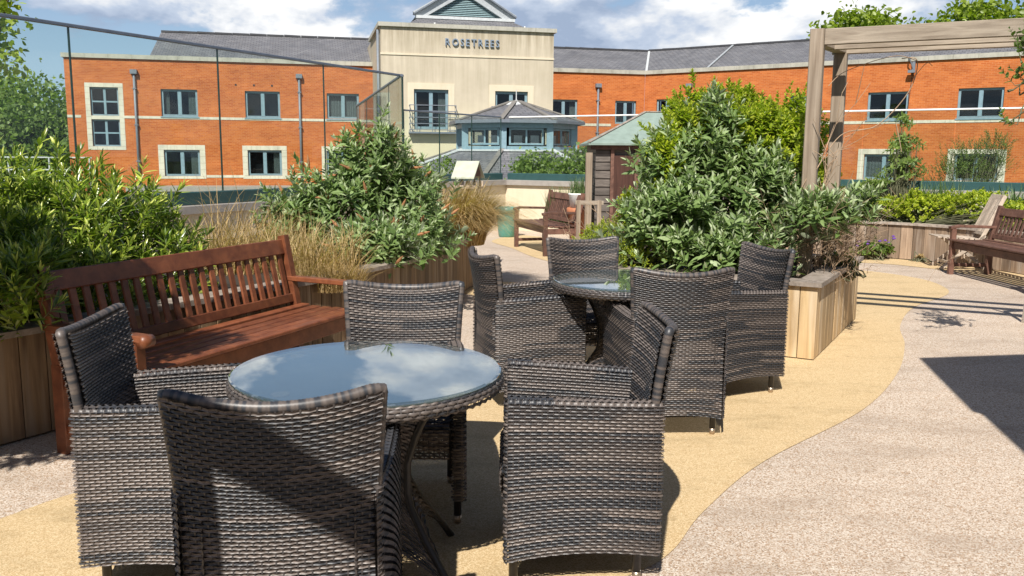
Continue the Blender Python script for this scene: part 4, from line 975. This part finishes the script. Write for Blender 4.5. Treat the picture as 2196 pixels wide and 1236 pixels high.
for sx in (-1, 1):
    for sy in (-1, 1): p = bl(sx*.12, sy*.10); MB().bar((*p, 1.05), (*p, 1.24), .022, .022, (0, 1, 0)).build('corner_post', 'oak', bt)
    MB().add([(*bl(sx*.125, -.15), 1.19), (*bl(sx*.125, .15), 1.19), (*bl(sx*.125, 0), 1.345)], [(0, 1, 2)]).build('gable', 'teak_dark', bt)

# pots
pt = thing('teal_pot', 'glazed teal pot beside the far bench in front of cream wall', 'pot', (-.10, 15.7, 0))
MB().lathe((-.10, 15.7, 0), [(.13, 0), (.15, .02), (.19, .36), (.195, .44), (.225, .46), (.23, .53), (.205, .535), (.19, .48), (.02, .47)], 28).build('pot_body', 'teal', pt, smooth=True)
MB().lathe((-.10, 15.7, .47), [(.188, 0), (.188, .035)], 24).build('soil', 'soil', pt)
wp = thing('terracotta_pot', 'terracotta pot standing between the far bench and the shed post', 'pot', (.98, 13.1, 0))
MB().lathe((.98, 13.1, 0), [(.10, 0), (.15, .58), (.17, .60), (.17, .68), (.15, .69), (.14, .66), (.01, .65)], 20).build('pot_body', 'terra', wp, smooth=True)
wt = thing('white_pot', 'white pot of green grass on the terracotta pot by the shed', 'pot', (.98, 13.1, .69))
MB().lathe((.98, 13.1, .69), [(.12, 0), (.14, .18), (.15, .19), (.15, .21), (.13, .21), (.12, .18), (.01, .17)], 20).build('pot_body', 'white', wt, smooth=True)

# ------------------------------------------------------------------ foliage engine
ST = np.array([0, .22, .5, .78, 1.0]); 
PROF = {'lance': np.array([.08, .72, 1., .62, .03]), 'oval': np.array([.10, .95, 1.05, .7, .05]), 'blade': np.array([.7, 1., .9, .55, .05])}
def unit(a): return a/np.maximum(np.linalg.norm(a, axis=-1, keepdims=True), 1e-9)
def leaf_arrays(Pp, D_, U_, L_, W_, tone, prof='lance', bend=.12, fold=.28):
    n = len(Pp); D_ = unit(D_); Sd = unit(np.cross(D_, U_)); Nn = np.cross(Sd, D_)
    pw = PROF[prof]; V = np.zeros((n, 5, 3, 3))
    for i, t in enumerate(ST):
        c = Pp+D_*(L_*t)[:, None]-Nn*(L_*bend*t*t)[:, None]
        for j, sg in enumerate((-1, 0, 1)):
            wv = W_*.5*pw[i]*sg; V[:, i, j] = c+Sd*wv[:, None]+Nn*(abs(wv)*fold)[:, None]
    b = np.array([[i*3+j, i*3+j+1, (i+1)*3+j+1, (i+1)*3+j] for i in range(4) for j in range(2)])
    F = (b[None]+(np.arange(n)*15)[:, None, None]).reshape(-1, 4)
    return V.reshape(-1, 3), F, np.repeat(tone, 15)
def leaf_objects(parent, mat, Pp, D_, U_, L_, W_, tone, prof, bend, fold, smooth=True):
    tm = []
    for tv in (.3, .5, .7, .85, .97):
        V, F, T = leaf_arrays(np.zeros((1, 3)), np.array([[0, 1., 0]]), np.array([[0, 0, 1.]]), np.ones(1), np.ones(1)*.30, np.array([tv]), prof, bend, fold)
        o = np_mesh('leaf', V, F, mat, None, T); COL.objects.unlink(o); tm.append((tv, o.data)); bpy.data.objects.remove(o)
    D_ = unit(D_); Sd = unit(np.cross(D_, U_)); Nn = np.cross(Sd, D_); off = wloc(parent)
    for i in range(len(Pp)):
        me = min(tm, key=lambda q: abs(q[0]-tone[i]))[1]; o = bpy.data.objects.new('leaf', me); COL.objects.link(o); o.parent = parent
        sx = W_[i]/.30; m_ = Matrix(((Sd[i][0]*sx, D_[i][0]*L_[i], Nn[i][0]*L_[i], Pp[i][0]-off.x), (Sd[i][1]*sx, D_[i][1]*L_[i], Nn[i][1]*L_[i], Pp[i][1]-off.y), (Sd[i][2]*sx, D_[i][2]*L_[i], Nn[i][2]*L_[i], Pp[i][2]-off.z), (0, 0, 0, 1)))
        o.matrix_basis = m_
def stems_mesh(A, B, r0, r1, n=4):
    """many thin straight stems as one mesh"""
    A = np.asarray(A); B = np.asarray(B); D_ = unit(B-A); U_ = np.tile([.3, .2, .93], (len(A), 1)); Sd = unit(np.cross(D_, U_)); Nn = np.cross(Sd, D_)
    V = np.zeros((len(A), 2, n, 3))
    for i in range(n):
        c, s = math.cos(2*PI*i/n), math.sin(2*PI*i/n); V[:, 0, i] = A+(Sd*c+Nn*s)*r0; V[:, 1, i] = B+(Sd*c+Nn*s)*r1
    b = np.array([[i, (i+1) % n, n+(i+1) % n, n+i] for i in range(n)]); F = (b[None]+(np.arange(len(A))*2*n)[:, None, None]).reshape(-1, 4)
    return V.reshape(-1, 3), F
def shrub(name, label, cat, base, lobes, nshoot, leafL, leafW, nodes, mat, prof='lance', spacing=.035, upb=.6, tilt=(.5, 1.1), young=True, bend=.12, fold=.28, big=0, seed=0, group=None, tone=(.15, .75), core=.45, stemm='stem', stray=1., tip_tone=.95, flowers=0, zmin=.5, droop=0):
    rg = np.random.default_rng(seed); t = thing(name, label, cat, base, 0, group)
    Lb = np.array([[*c, *r_] for c, r_ in lobes]); vol = Lb[:, 3]*Lb[:, 4]+Lb[:, 3]*Lb[:, 5]; k = rg.choice(len(Lb), nshoot, p=vol/vol.sum())
    d = unit(rg.normal(size=(nshoot, 3))); d[:, 2] = np.where(d[:, 2] < -.45, -d[:, 2], d[:, 2])
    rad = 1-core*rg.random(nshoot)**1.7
    # lumpy outline
    lump = 1+.14*np.sin(d[:, 0]*7+seed)*np.cos(d[:, 2]*6+k)+.10*np.sin(d[:, 1]*11+2*k)+(rg.random(nshoot) < .10)*rg.uniform(.08, .30, nshoot)*stray
    tip = Lb[k, :3]+d*Lb[k, 3:]*(rad*lump)[:, None]; tip[:, 2] = np.maximum(tip[:, 2], zmin+.03*rg.random(nshoot))
    ax = unit(d*np.array([1, 1, .6])*.75+np.array([0, 0, upb])+rg.normal(0, .22, (nshoot, 3))); ax[:, 2] -= droop
    LP_, LD, LU, LL, LW, LT, sh_ = [], [], [], [], [], [], []
    Ls = spacing*nodes*rg.uniform(.8, 1.25, nshoot)
    st0 = tip-ax*Ls[:, None]
    v = rg.normal(size=(nshoot, 3)); e1 = unit(np.cross(ax, v)); e2 = np.cross(ax, e1)
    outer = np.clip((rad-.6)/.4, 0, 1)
    for i in range(nodes):
        f = (i+1)/nodes; pos = st0+ax*(Ls*f)[:, None]; e = e1 if i % 2 else e2
        tl = tilt[1]+(tilt[0]-tilt[1])*f**1.5
        for sg in (-1, 1):
            tj = tl+rg.normal(0, .16, nshoot); dr = ax*np.cos(tj)[:, None]+sg*e*np.sin(tj)[:, None]+rg.normal(0, .10, (nshoot, 3))
            sz = (1-.55*f**3)*rg.uniform(.65, 1.15, nshoot)
            LP_.append(pos); LD.append(dr); LU.append(unit(ax+rg.normal(0, .15, (nshoot, 3)))); LL.append(leafL*sz); LW.append(leafW*sz*rg.uniform(.8, 1.15, nshoot))
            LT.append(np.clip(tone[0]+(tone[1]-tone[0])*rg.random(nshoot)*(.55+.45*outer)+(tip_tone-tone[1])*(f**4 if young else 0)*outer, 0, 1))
    if young:
        for sg in (-1, 1):
            LP_.append(tip); LD.append(unit(ax+sg*e1*.25)); LU.append(e1*sg*-1.); LL.append(leafL*.55*np.ones(nshoot)); LW.append(leafW*.5*np.ones(nshoot)); LT.append(np.full(nshoot, tip_tone))
    Pp, D_, U_, L_, W_, T_ = map(np.concatenate, (LP_, LD, LU, LL, LW, LT))
    if big:
        # the leaves that show largest: near the viewer, long, on the outside
        outr = np.tile(outer, len(LP_)); dist = np.linalg.norm(Pp-np.array([0, 0, 1.445]), axis=1); cen = Lb[:, :3].mean(0); tow = (Pp-cen)@unit(np.array([0, 0, 1.445])-cen)
        score = L_/dist*(1+.9*tow/np.abs(tow).max())*(.6+.4*outr); px = 1098+1870*Pp[:, 0]/Pp[:, 1]; score = np.where((px > 0) & (px < 2196), score, -1)
        ix = np.argsort(-score)[:big]; keep = np.ones(len(Pp), bool); keep[ix] = False
        leaf_objects(t, mat, Pp[ix], D_[ix], U_[ix], L_[ix], W_[ix], T_[ix], prof, bend, fold)
        Pp, D_, U_, L_, W_, T_ = Pp[keep], D_[keep], U_[keep], L_[keep], W_[keep], T_[keep]
    off = np.array(wloc(t))
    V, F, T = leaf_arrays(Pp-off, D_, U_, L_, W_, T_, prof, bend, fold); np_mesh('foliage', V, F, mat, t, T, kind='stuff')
    # woody structure
    roots = np.array([base]*nshoot)+rg.normal(0, .06, (nshoot, 3))*np.array([1, 1, 0]); mid = roots+(st0-roots)*.5+rg.normal(0, .04, (nshoot, 3)); sub = rg.random(nshoot) < min(1., 160/nshoot)
    V1, F1 = stems_mesh(st0-off, tip-off, .0022, .0012); V2, F2 = stems_mesh(mid[sub]-off, st0[sub]-off, .006, .003); V3, F3 = stems_mesh(roots[sub]-off, mid[sub]-off, .010, .006)
    V = np.concatenate([V1, V2, V3]); F = np.concatenate([F1, F2+len(V1), F3+len(V1)+len(V2)]); np_mesh('stems', V, F, MT[stemm], t, kind='stuff')
    if flowers:
        ix = rg.choice(np.where(outer > .3)[0], flowers, replace=False)
        for q in ix:
            p = tip[q]; dd = unit(ax[q]+np.array([rg.normal(0, .5), -.2, rg.normal(-.1, .4)])); l = rg.uniform(.06, .13)
            pr_ = [p+dd*l*f_ for f_ in (0, .3, .65, 1)]; o = MB().tube([tuple(x) for x in pr_], [.008, .014, .011, .003], 7).build('flower_head', 'flower_br', t, smooth=False)
    return t
def grass(name, label, cat, base, n, hgt, spread, mat, width=.006, lean=(.2, .9), seed=0, r0=.12, dirb=None, kindp=None, tone=(.1, 1.), droop=.9):
    rg = np.random.default_rng(seed); t = thing(name, label, cat, base)
    a = rg.random(n)*2*PI; rr = r0*np.sqrt(rg.random(n)); P0_ = np.stack([rr*np.cos(a), rr*np.sin(a), 0*a], -1)*np.array([spread[0], spread[1], 1])
    az = rg.random(n)*2*PI if dirb is None else rg.normal(dirb, .9, n); l = rg.uniform(lean[0], lean[1], n)*hgt; hh = hgt*rg.uniform(.55, 1.1, n); m_ = 7; V = np.zeros((n, m_, 2, 3))
    dx, dy = np.cos(az), np.sin(az)
    for i in range(m_):
        f = i/(m_-1); r_ = l*f**1.6; z = hh*(f-droop*.5*f**3*(l/hgt)); w_ = width*(1-f)**.6*rg.uniform(.7, 1.3, n)+.0006
        c = P0_+np.stack([dx*r_, dy*r_, z], -1); sd = np.stack([-dy, dx, 0*dx], -1); V[:, i, 0] = c-sd*w_[:, None]/2; V[:, i, 1] = c+sd*w_[:, None]/2
    b = np.array([[2*i, 2*i+1, 2*i+3, 2*i+2] for i in range(m_-1)]); F = (b[None]+(np.arange(n)*m_*2)[:, None, None]).reshape(-1, 4)
    np_mesh('blades', V.reshape(-1, 3), F, mat, t, np.repeat(tone[0]+(tone[1]-tone[0])*rg.random(n), m_*2), kind='stuff'); return t
def twigs(name, label, cat, base, n, hgt, spread, seed=0, az=None, mat='twig', r_=.0035):
    rg = np.random.default_rng(seed); t = thing(name, label, cat, base); A = []; B = []
    for i in range(n):
        p = np.array([rg.normal(0, .08), rg.normal(0, .08), 0])*2; a = rg.random()*2*PI if az is None else rg.normal(az, .9); d = unit(np.array([math.cos(a)*spread, math.sin(a)*spread, 1.])+rg.normal(0, .2, 3)); L_ = hgt*rg.uniform(.5, 1.1)
        for k in range(5):
            q = p+d*L_/5; A.append(p); B.append(q)
            if k > 0:
                for _ in range(2):
                    e = unit(d+rg.normal(0, .6, 3)); A.append(q); m1 = q+e*L_*rg.uniform(.1, .28); B.append(m1)
                    if rg.random() < .6: A.append(m1); B.append(m1+unit(e+rg.normal(0, .6, 3))*L_*.12)
            p = q; d = unit(d+rg.normal(0, .20, 3)+np.array([0, 0, -.04]))
    V, F = stems_mesh(np.array(A), np.array(B), r_, r_*.7); np_mesh('twigs', V, F, MT[mat], t, kind='stuff'); return t

# left long-leaved shrub
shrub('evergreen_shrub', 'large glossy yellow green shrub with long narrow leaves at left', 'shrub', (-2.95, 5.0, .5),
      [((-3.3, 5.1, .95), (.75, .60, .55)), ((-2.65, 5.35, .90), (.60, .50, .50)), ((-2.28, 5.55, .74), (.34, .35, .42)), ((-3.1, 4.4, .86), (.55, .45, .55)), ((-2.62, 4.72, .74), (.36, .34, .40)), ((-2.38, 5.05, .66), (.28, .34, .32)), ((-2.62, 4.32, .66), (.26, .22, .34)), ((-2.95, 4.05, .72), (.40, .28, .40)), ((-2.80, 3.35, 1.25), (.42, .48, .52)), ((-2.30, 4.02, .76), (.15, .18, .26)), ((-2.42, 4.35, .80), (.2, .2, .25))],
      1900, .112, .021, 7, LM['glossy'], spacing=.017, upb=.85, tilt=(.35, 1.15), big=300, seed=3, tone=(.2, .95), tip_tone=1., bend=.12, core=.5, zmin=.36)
shrub('bay_tree', 'tall leafy evergreen at the near end of the left planter, just outside the view', 'shrub', (-3.1, 3.3, .45),
      [((-2.70, 3.05, 2.25), (.48, .42, .42)), ((-2.32, 2.68, 2.45), (.38, .32, .32)), ((-2.95, 3.5, 1.9), (.35, .35, .4)), ((-2.85, 2.45, 2.1), (.42, .42, .35))], 900, .11, .034, 6, LM['glossy'], spacing=.024, upb=.7, seed=4, zmin=1.3, core=.8)
# buddleias
shrub('butterfly_bush', 'grey green butterfly bush with dried flower heads behind the red bench', 'shrub', (-1.55, 8.0, .5),
      [((-1.45, 8.05, .88), (.85, .62, .50)), ((-1.30, 8.05, 1.32), (.42, .34, .40)), ((-1.95, 8.0, .78), (.36, .4, .36)), ((-.85, 7.9, .68), (.42, .45, .34)), ((-1.15, 7.3, .68), (.50, .38, .26)), ((-1.0, 8.4, 1.05), (.38, .4, .36))],
      820, .118, .038, 6, LM['bud'], spacing=.028, upb=.55, tilt=(.5, 1.25), big=300, seed=5, tone=(.3, .90), tip_tone=.93, bend=.16, flowers=46, zmin=.46)
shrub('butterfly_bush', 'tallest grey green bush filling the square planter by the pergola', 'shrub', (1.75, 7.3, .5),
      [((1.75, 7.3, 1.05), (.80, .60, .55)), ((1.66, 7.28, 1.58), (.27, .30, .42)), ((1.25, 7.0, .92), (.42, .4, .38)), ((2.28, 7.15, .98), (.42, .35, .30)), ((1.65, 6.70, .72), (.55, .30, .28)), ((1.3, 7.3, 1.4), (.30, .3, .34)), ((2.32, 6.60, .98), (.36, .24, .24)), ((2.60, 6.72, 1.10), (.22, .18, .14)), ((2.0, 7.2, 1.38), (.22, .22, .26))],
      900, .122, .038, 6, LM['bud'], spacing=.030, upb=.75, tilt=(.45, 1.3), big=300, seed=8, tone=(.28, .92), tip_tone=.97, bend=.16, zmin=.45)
shrub('privet_bush', 'bright yellow green bush behind the tallest grey green bush', 'shrub', (1.9, 8.1, .5),
      [((2.42, 8.0, 1.42), (.46, .30, .56)), ((1.30, 7.75, 1.12), (.22, .22, .58)), ((1.9, 8.1, 1.60), (.60, .25, .50)), ((2.55, 7.8, 1.10), (.36, .3, .4)), ((1.02, 7.45, .95), (.13, .13, .22)), ((2.25, 7.35, 1.50), (.20, .20, .34)), ((1.24, 7.15, 1.36), (.14, .16, .30)), ((1.45, 7.35, 1.64), (.20, .2, .26)), ((2.02, 7.3, 1.62), (.28, .22, .30))],
      2300, .058, .029, 7, LM['lime'], 'oval', spacing=.017, upb=.9, tilt=(.5, 1.1), seed=12, tone=(.3, .95), tip_tone=1., core=.4)
shrub('spurge_mound', 'low lime green mound between the far table chairs and the bushes', 'shrub', (.85, 7.55, .35),
      [((.86, 7.40, .66), (.36, .34, .25)), ((1.1, 7.1, .58), (.30, .30, .24))], 1100, .026, .010, 5, LM['lime'], 'oval', spacing=.010, upb=.8, seed=14, tone=(.45, 1.), tip_tone=1., core=.25, zmin=.3)
# dry grasses
for i, (x, y, lb) in enumerate(((-2.35, 7.0, 'first dry straw grass clump behind the red bench, nearest the glossy shrub'), (-2.0, 7.35, 'dry straw grass clump behind the middle of the red bench'), (-1.48, 6.55, 'tawny grass clump behind the right post of the red bench'))):
    grass('dry_grass', lb, 'grass clump', (x, y, .47), 480, .56, (2.8, 1.5), LM['straw'], .006, (.15, .9), seed=20+i, tone=(.35, 1.))
grass('tall_grass', 'thin tall bronze grass wisps between the glossy shrub and the butterfly bush', 'grass clump', (-2.35, 7.25, .47), 90, .98, (2.6, 1.5), LM['straw'], .007, (.2, .9), seed=24, tone=(0, .7))
grass('dry_grass', 'arching golden grass clump spilling over the planter end by the bird table', 'grass clump', (-.62, 9.55, .48), 2800, .92, (2.6, 2.2), LM['straw'], .008, (.3, .95), seed=25, dirb=-.2, droop=1.55)
grass('dry_grass', 'thin brown grass tuft at the foot of the butterfly bush', 'grass clump', (-1.30, 6.25, .47), 500, .30, (2.0, 1.2), LM['straw'], .005, (.3, 1.), seed=27, tone=(0, .6))
grass('pot_grass', 'tuft of fresh green grass in the white pot', 'grass clump', (.98, 13.1, .86), 160, .34, (1., 1.), LM['blade'], .009, (.1, .5), seed=28)
grass('tall_grass', 'green grass clump growing behind the far bench', 'grass clump', (.85, 14.1, .3), 420, .72, (2.5, 1.2), LM['blade'], .010, (.1, .35), seed=29, tone=(.4, 1))
twigs('dry_bush', 'bare tan twiggy bush at the right corner of the square planter', 'dead bush', (2.42, 6.95, .5), 90, .64, .38, 31, -.9, r_=.0016)
twigs('dry_bush', 'bare twigs sprawling before the shed and fence', 'dead bush', (1.15, 9.2, .25), 16, .70, .6, 32, PI*.8, r_=.0028)
twigs('climbing_vine', 'bare vine stems climbing the front pergola post', 'vine', (2.28, 6.86, .9), 6, 1.10, .08, 33, r_=.003)
vn = thing('climbing_vine', 'loose bare vine hanging from the pergola beam beside the posts', 'vine', (2.75, 7.2, 1.8))
def vine(pts, r_=.004): MB().tube(catmull3(pts), r_, 5).build('vine_stem', 'twig', vn)
def catmull3(P_, n=8):
    P_ = [Vector(p) for p in P_]; out = []
    for i in range(len(P_)-1):
        a, b, c, d = P_[max(i-1, 0)], P_[i], P_[i+1], P_[min(i+2, len(P_)-1)]
        for k in range(n):
            t = k/n; out.append(.5*((2*b)+(c-a)*t+(2*a-5*b+4*c-d)*t*t+(3*b-a-3*c+d)*t**3))
    out.append(P_[-1]); return out
vine([(2.33, 6.85, 1.3), (2.55, 6.9, 1.62), (2.82, 6.88, 1.70), (3.02, 6.82, 1.95), (3.06, 6.8, 2.18), (2.95, 6.82, 2.20)])
vine([(2.95, 6.84, 1.72), (2.98, 6.83, 1.6), (3.0, 6.82, 1.5)], .003)
vine([(3.06, 6.8, 2.18), (2.9, 6.85, 2.22), (2.6, 7.0, 2.12), (2.45, 6.95, 2.0)], .003)
vine([(3.04, 6.8, 2.05), (3.12, 6.78, 2.16), (3.16, 6.76, 2.14)], .0025)
# leafy sprig hanging at the right edge
shrub('climbing_rose', 'leafy green sprig hanging in from the right over the pergola', 'climber', (3.5, 5.9, 1.9), [((3.42, 5.95, 1.98), (.18, .12, .13)), ((3.55, 5.95, 2.25), (.25, .3, .2)), ((3.28, 5.92, 1.72), (.10, .06, .05))], 46, .05, .03, 4, LM['mid'], 'oval', spacing=.03, seed=37, zmin=1.3, young=False)
# right planter
shrub('sapling', 'young leafy sapling rising from the curved planter before the brick wall', 'sapling', (5.9, 13.35, .5),
      [((5.85, 13.35, 1.95), (.16, .16, .18)), ((5.88, 13.35, 1.62), (.30, .25, .20)), ((5.92, 13.35, 1.25), (.36, .3, .26)), ((5.5, 13.3, 1.05), (.25, .2, .1))], 170, .10, .034, 4, LM['mid'], 'lance', spacing=.03, upb=.1, tilt=(.7, 1.5), seed=41, tone=(.4, 1), tip_tone=1., young=False, droop=.2)
for i, (x, y, lb) in enumerate(((4.55, 13.75, 'leftmost clump of strap leaves in the curved planter'), (5.05, 13.6, 'clump of strap leaves beside the sapling stem, left side'), (6.35, 13.1, 'strap leaf clump right of the sapling'), (7.2, 12.4, 'strap leaf clump close to the folding chair back'))):
    grass('iris_clump', lb, 'plant', (x, y, .45), 300, .74, (3.2, 2.), LM['blade'], .022, (.1, .7), seed=50+i)
shrub('lime_groundcover', 'lime green leafy mound spilling to the cap of the curved planter', 'plant', (5.9, 12.85, .48),
      [((5.45, 13.2, .66), (.50, .30, .22)), ((6.1, 12.8, .70), (.50, .35, .26)), ((6.6, 12.35, .74), (.40, .40, .26)), ((6.75, 11.6, .66), (.30, .5, .24))], 1200, .06, .034, 4, LM['lime'], 'oval', spacing=.014, seed=55, tone=(.35, 1.), tip_tone=1., core=.3, zmin=.52)
shrub('leafy_perennial', 'mid green perennial foliage above the right bench', 'plant', (8.0, 12.0, .5), [((7.9, 12.0, .80), (.7, .45, .30)), ((7.2, 11.6, .66), (.4, .5, .2)), ((8.3, 11.4, .9), (.5, .5, .4))], 620, .075, .040, 4, LM['mid'], 'oval', spacing=.02, seed=57, tone=(.4, 1.), zmin=.5)
shrub('leafy_perennial', 'dark green low foliage behind the planter cap near the pergola', 'plant', (4.7, 14.0, .5), [((4.55, 13.7, .68), (.55, .4, .26)), ((5.6, 13.9, .75), (.7, .3, .3))], 420, .08, .03, 4, LM['mid'], 'lance', spacing=.02, seed=58, tone=(.1, .7), zmin=.5)
# outdoors plants behind glass
shrub('feathery_shrub', 'feathery grey green shrub beyond the right balustrade', 'shrub', (8.1, 15.4, .0), [((8.1, 15.4, 1.45), (.72, .4, .38)), ((7.8, 15.4, 1.1), (.75, .4, .4)), ((8.4, 15.4, 1.75), (.3, .3, .2))], 520, .055, .014, 6, LM['mid'], spacing=.028, upb=.8, seed=61, tone=(.3, .9), zmin=.3)
gm = shrub('geranium', 'clump of purple flowered geranium at the foot of the curved planter', 'plant', (5.25, 12.55, 0), [((5.22, 12.58, .13), (.26, .18, .13))], 240, .05, .042, 3, LM['mid'], 'oval', spacing=.012, seed=63, tone=(.3, .9), zmin=.02, young=False)
for k in range(12):
    x, y, z = 5.22+random.uniform(-.28, .38), 12.5+random.uniform(-.05, .08), random.uniform(.20, .42)
    MB().tube([(5.22+(x-5.22)*.4, 12.55, .12), (x, y, z)], .003, 4).build('stalk', 'stem', gm); MB().lathe((x, y, z-.012), [(.006, 0), (.024, .008), (.020, .020), (.004, .028)], 7).build('flower', 'purple', gm)
shrub('seedling', 'small reddish seedling at the foot of the curved planter', 'plant', (5.78, 12.32, 0), [((5.78, 12.32, .05), (.07, .05, .05))], 26, .045, .016, 3, LM['straw'], spacing=.01, seed=64, zmin=.01)
shrub('leafy_perennial', 'small green plant in the corner of the square planter among dry twigs', 'plant', (2.75, 7.05, .5), [((2.72, 7.15, .60), (.12, .16, .07))], 45, .05, .03, 3, LM['mid'], 'oval', spacing=.02, seed=65, zmin=.5)

def tree(name, label, base, hgt, lobes, n, leaf, mat, seed, tone=(.2, .9), trunk=.18, prof='oval', group=None, limbs=9):
    rg = np.random.default_rng(seed); t = thing(name, label, 'tree', base, 0, group); off = np.array(base); Lb = np.array([[*c, *r_] for c, r_ in lobes])
    vol = Lb[:, 3]*Lb[:, 5]; ncl = max(60, n//28); k = rg.choice(len(Lb), ncl, p=vol/vol.sum()); d = unit(rg.normal(size=(ncl, 3))); cc = Lb[k, :3]+d*Lb[k, 3:]*(1-.55*rg.random(ncl)**1.5)[:, None]
    ci = rg.integers(0, ncl, n); cr = Lb[:, 3:].mean()*.20; P_ = cc[ci]+rg.normal(0, 1, (n, 3))*cr*np.array([1, 1, .7]); ct = rg.random(ncl)*.35
    D_ = rg.normal(size=(n, 3)); D_[:, 2] -= .3; U_ = unit(rg.normal(size=(n, 3))+np.array([0, 0, 1.2])); L_ = leaf*rg.uniform(.6, 1.3, n)
    V, F, T = leaf_arrays(P_-off, D_, U_, L_, L_*.62, np.clip(tone[0]+(tone[1]-tone[0])*(.65*rg.random(n)+ct[ci]), 0, 1), prof, .1, .2); np_mesh('crown', V, F, mat, t, T, kind='stuff')
    top = np.array([*Lb[:, :2].mean(0), Lb[:, 2].min()]); b0 = np.array(base, float)
    mb = MB().tube([tuple(b0), tuple(b0+(top-b0)*.5+np.array([.1, .1, 0])), tuple(top)], [trunk, trunk*.75, trunk*.5], 9); mb.build('trunk', 'bark', t, smooth=True)
    lm = MB()
    for q in rg.choice(ncl, min(limbs*3, ncl), replace=False):
        s_ = b0+(top-b0)*rg.uniform(.55, 1.); lm.tube([tuple(s_), tuple((s_+cc[q])/2+rg.normal(0, .1, 3)*trunk*3), tuple(cc[q])], [trunk*.3, trunk*.18, trunk*.05], 5)
    lm.build('limbs', 'bark', t); return t
tree('birch_tree', 'small leafy tree beyond the balustrade left of the shed', (1.3, 21, -4.5), 6, [((1.2, 21, .7), (.95, .8, .85)), ((.55, 21, 1.0), (.55, .6, .55)), ((1.75, 21, 1.3), (.4, .4, .55)), ((.0, 21, .5), (.5, .5, .35))], 5200, .10, LM['mid'], 71, tone=(.35, 1.), trunk=.05)
tree('birch_tree', 'pale thin leafed tree behind the glass near the bird table', (-2.0, 20, -4.5), 6, [((-1.85, 20, .75), (.45, .5, .45)), ((-2.2, 20, .5), (.5, .5, .4)), ((-1.55, 20, 1.1), (.2, .2, .4))], 1500, .07, LM['mid'], 72, tone=(.5, 1.), trunk=.04)
tree('oak_tree', 'bright green oak whose branch hangs in at the top left corner', (-9.6, 14, -4.5), 9, [((-9.6, 13.2, 4.6), (2.2, 2., 1.7)), ((-7.85, 13.1, 3.55), (.62, .6, .42)), ((-7.75, 13.0, 3.0), (.50, .5, .32)), ((-7.65, 13.0, 2.72), (.3, .3, .16))], 7000, .11, LM['lime'], 73, tone=(.25, .9), trunk=.22)
far = ((-46, 74, 9.6, 5.5, 'tall pale green tree far left behind the brick wing', 'lime'), (-38.5, 70, 7.2, 4.6, 'feathery green tree touching the left end of the brick wing', 'mid'), (-33.8, 72, 5.2, 3.8, 'lower leafy tree beside the left corner of the brick wing', 'mid'), (-52, 66, 6.8, 5.2, 'bushy tree at the far left edge behind the shrub', 'mid'))
for i, (x, y, zt, r_, lb, mm) in enumerate(far):
    tree('leafy_tree', lb, (x, y, -4.5), zt+4, [((x, y, zt-r_*.8), (r_, r_, r_*.8)), ((x+r_*.4, y-1, zt-r_*1.5), (r_*.9, r_*.8, r_*.8)), ((x-r_*.5, y-1, zt-r_*1.3), (r_*.8, r_*.8, r_*.9)), ((x+r_*.2, y-2, -1.5), (r_*1.1, r_, 2.4))], 26000, .34, LM[mm], 80+i, tone=(.3, .95), trunk=.3)
for i, (x, zc, lb) in enumerate(((30.5, 12.0, 'bright green treetop above the slate roof left of the pergola beam'), (41.5, 12.6, 'bright green treetop above the beam at the top right corner'))):
    y = 78; r_ = 4.6 if i == 0 else 6.2
    tree('leafy_tree', lb, (x, y, -4.5), 16, [((x-.8, y, zc), (r_*.7, r_*.6, 2.1)), ((x+r_*.35, y, zc-.2), (r_*.6, r_*.6, 1.7)), ((x-r_*.55, y, zc-.8), (r_*.45, r_*.5, 1.2)), ((x, y, zc-3.5), (r_, r_, 3))], 12000, .44, LM['lime'], 90+i, tone=(.1, .62), trunk=.4)
# distant white railing and fallen leaves
wr = thing('white_railing', 'white metal railing beyond the shrub at far left', 'railing', (-10.5, 20, .5))
for z in (1.33, 1.05, .8): MB().bar((-12.5, 20, z), (-9.7, 20.3, z), .03, .03).build('rail', 'leadp', wr)
for k in range(4): MB().bar((-12.4+k*.88, 20+.1*k, -.5), (-12.4+k*.88, 20+.1*k, 1.33), .03, .03, (0, 1, 0)).build('post', 'leadp', wr)
struct(MB().prism([(-14, 19.5), (-9.3, 19.5), (-9.3, 24), (-14, 24)], -4.49, -.5).build('lower_terrace', 'capping'))
V, F, T = leaf_arrays(np.array([[0, 0, 0.]]), np.array([[1., .2, 0]]), np.array([[0, 0, 1.]]), np.array([.07]), np.array([.02]), np.array([.7]), 'lance', -.1, .2)
lf = np_mesh('fallen_leaf', V, F, LM['straw'], None, T); lf.location = (-1.95, 3.83, .008); tag(lf, 'single dry orange leaf on the gravel below the red bench', 'leaf')
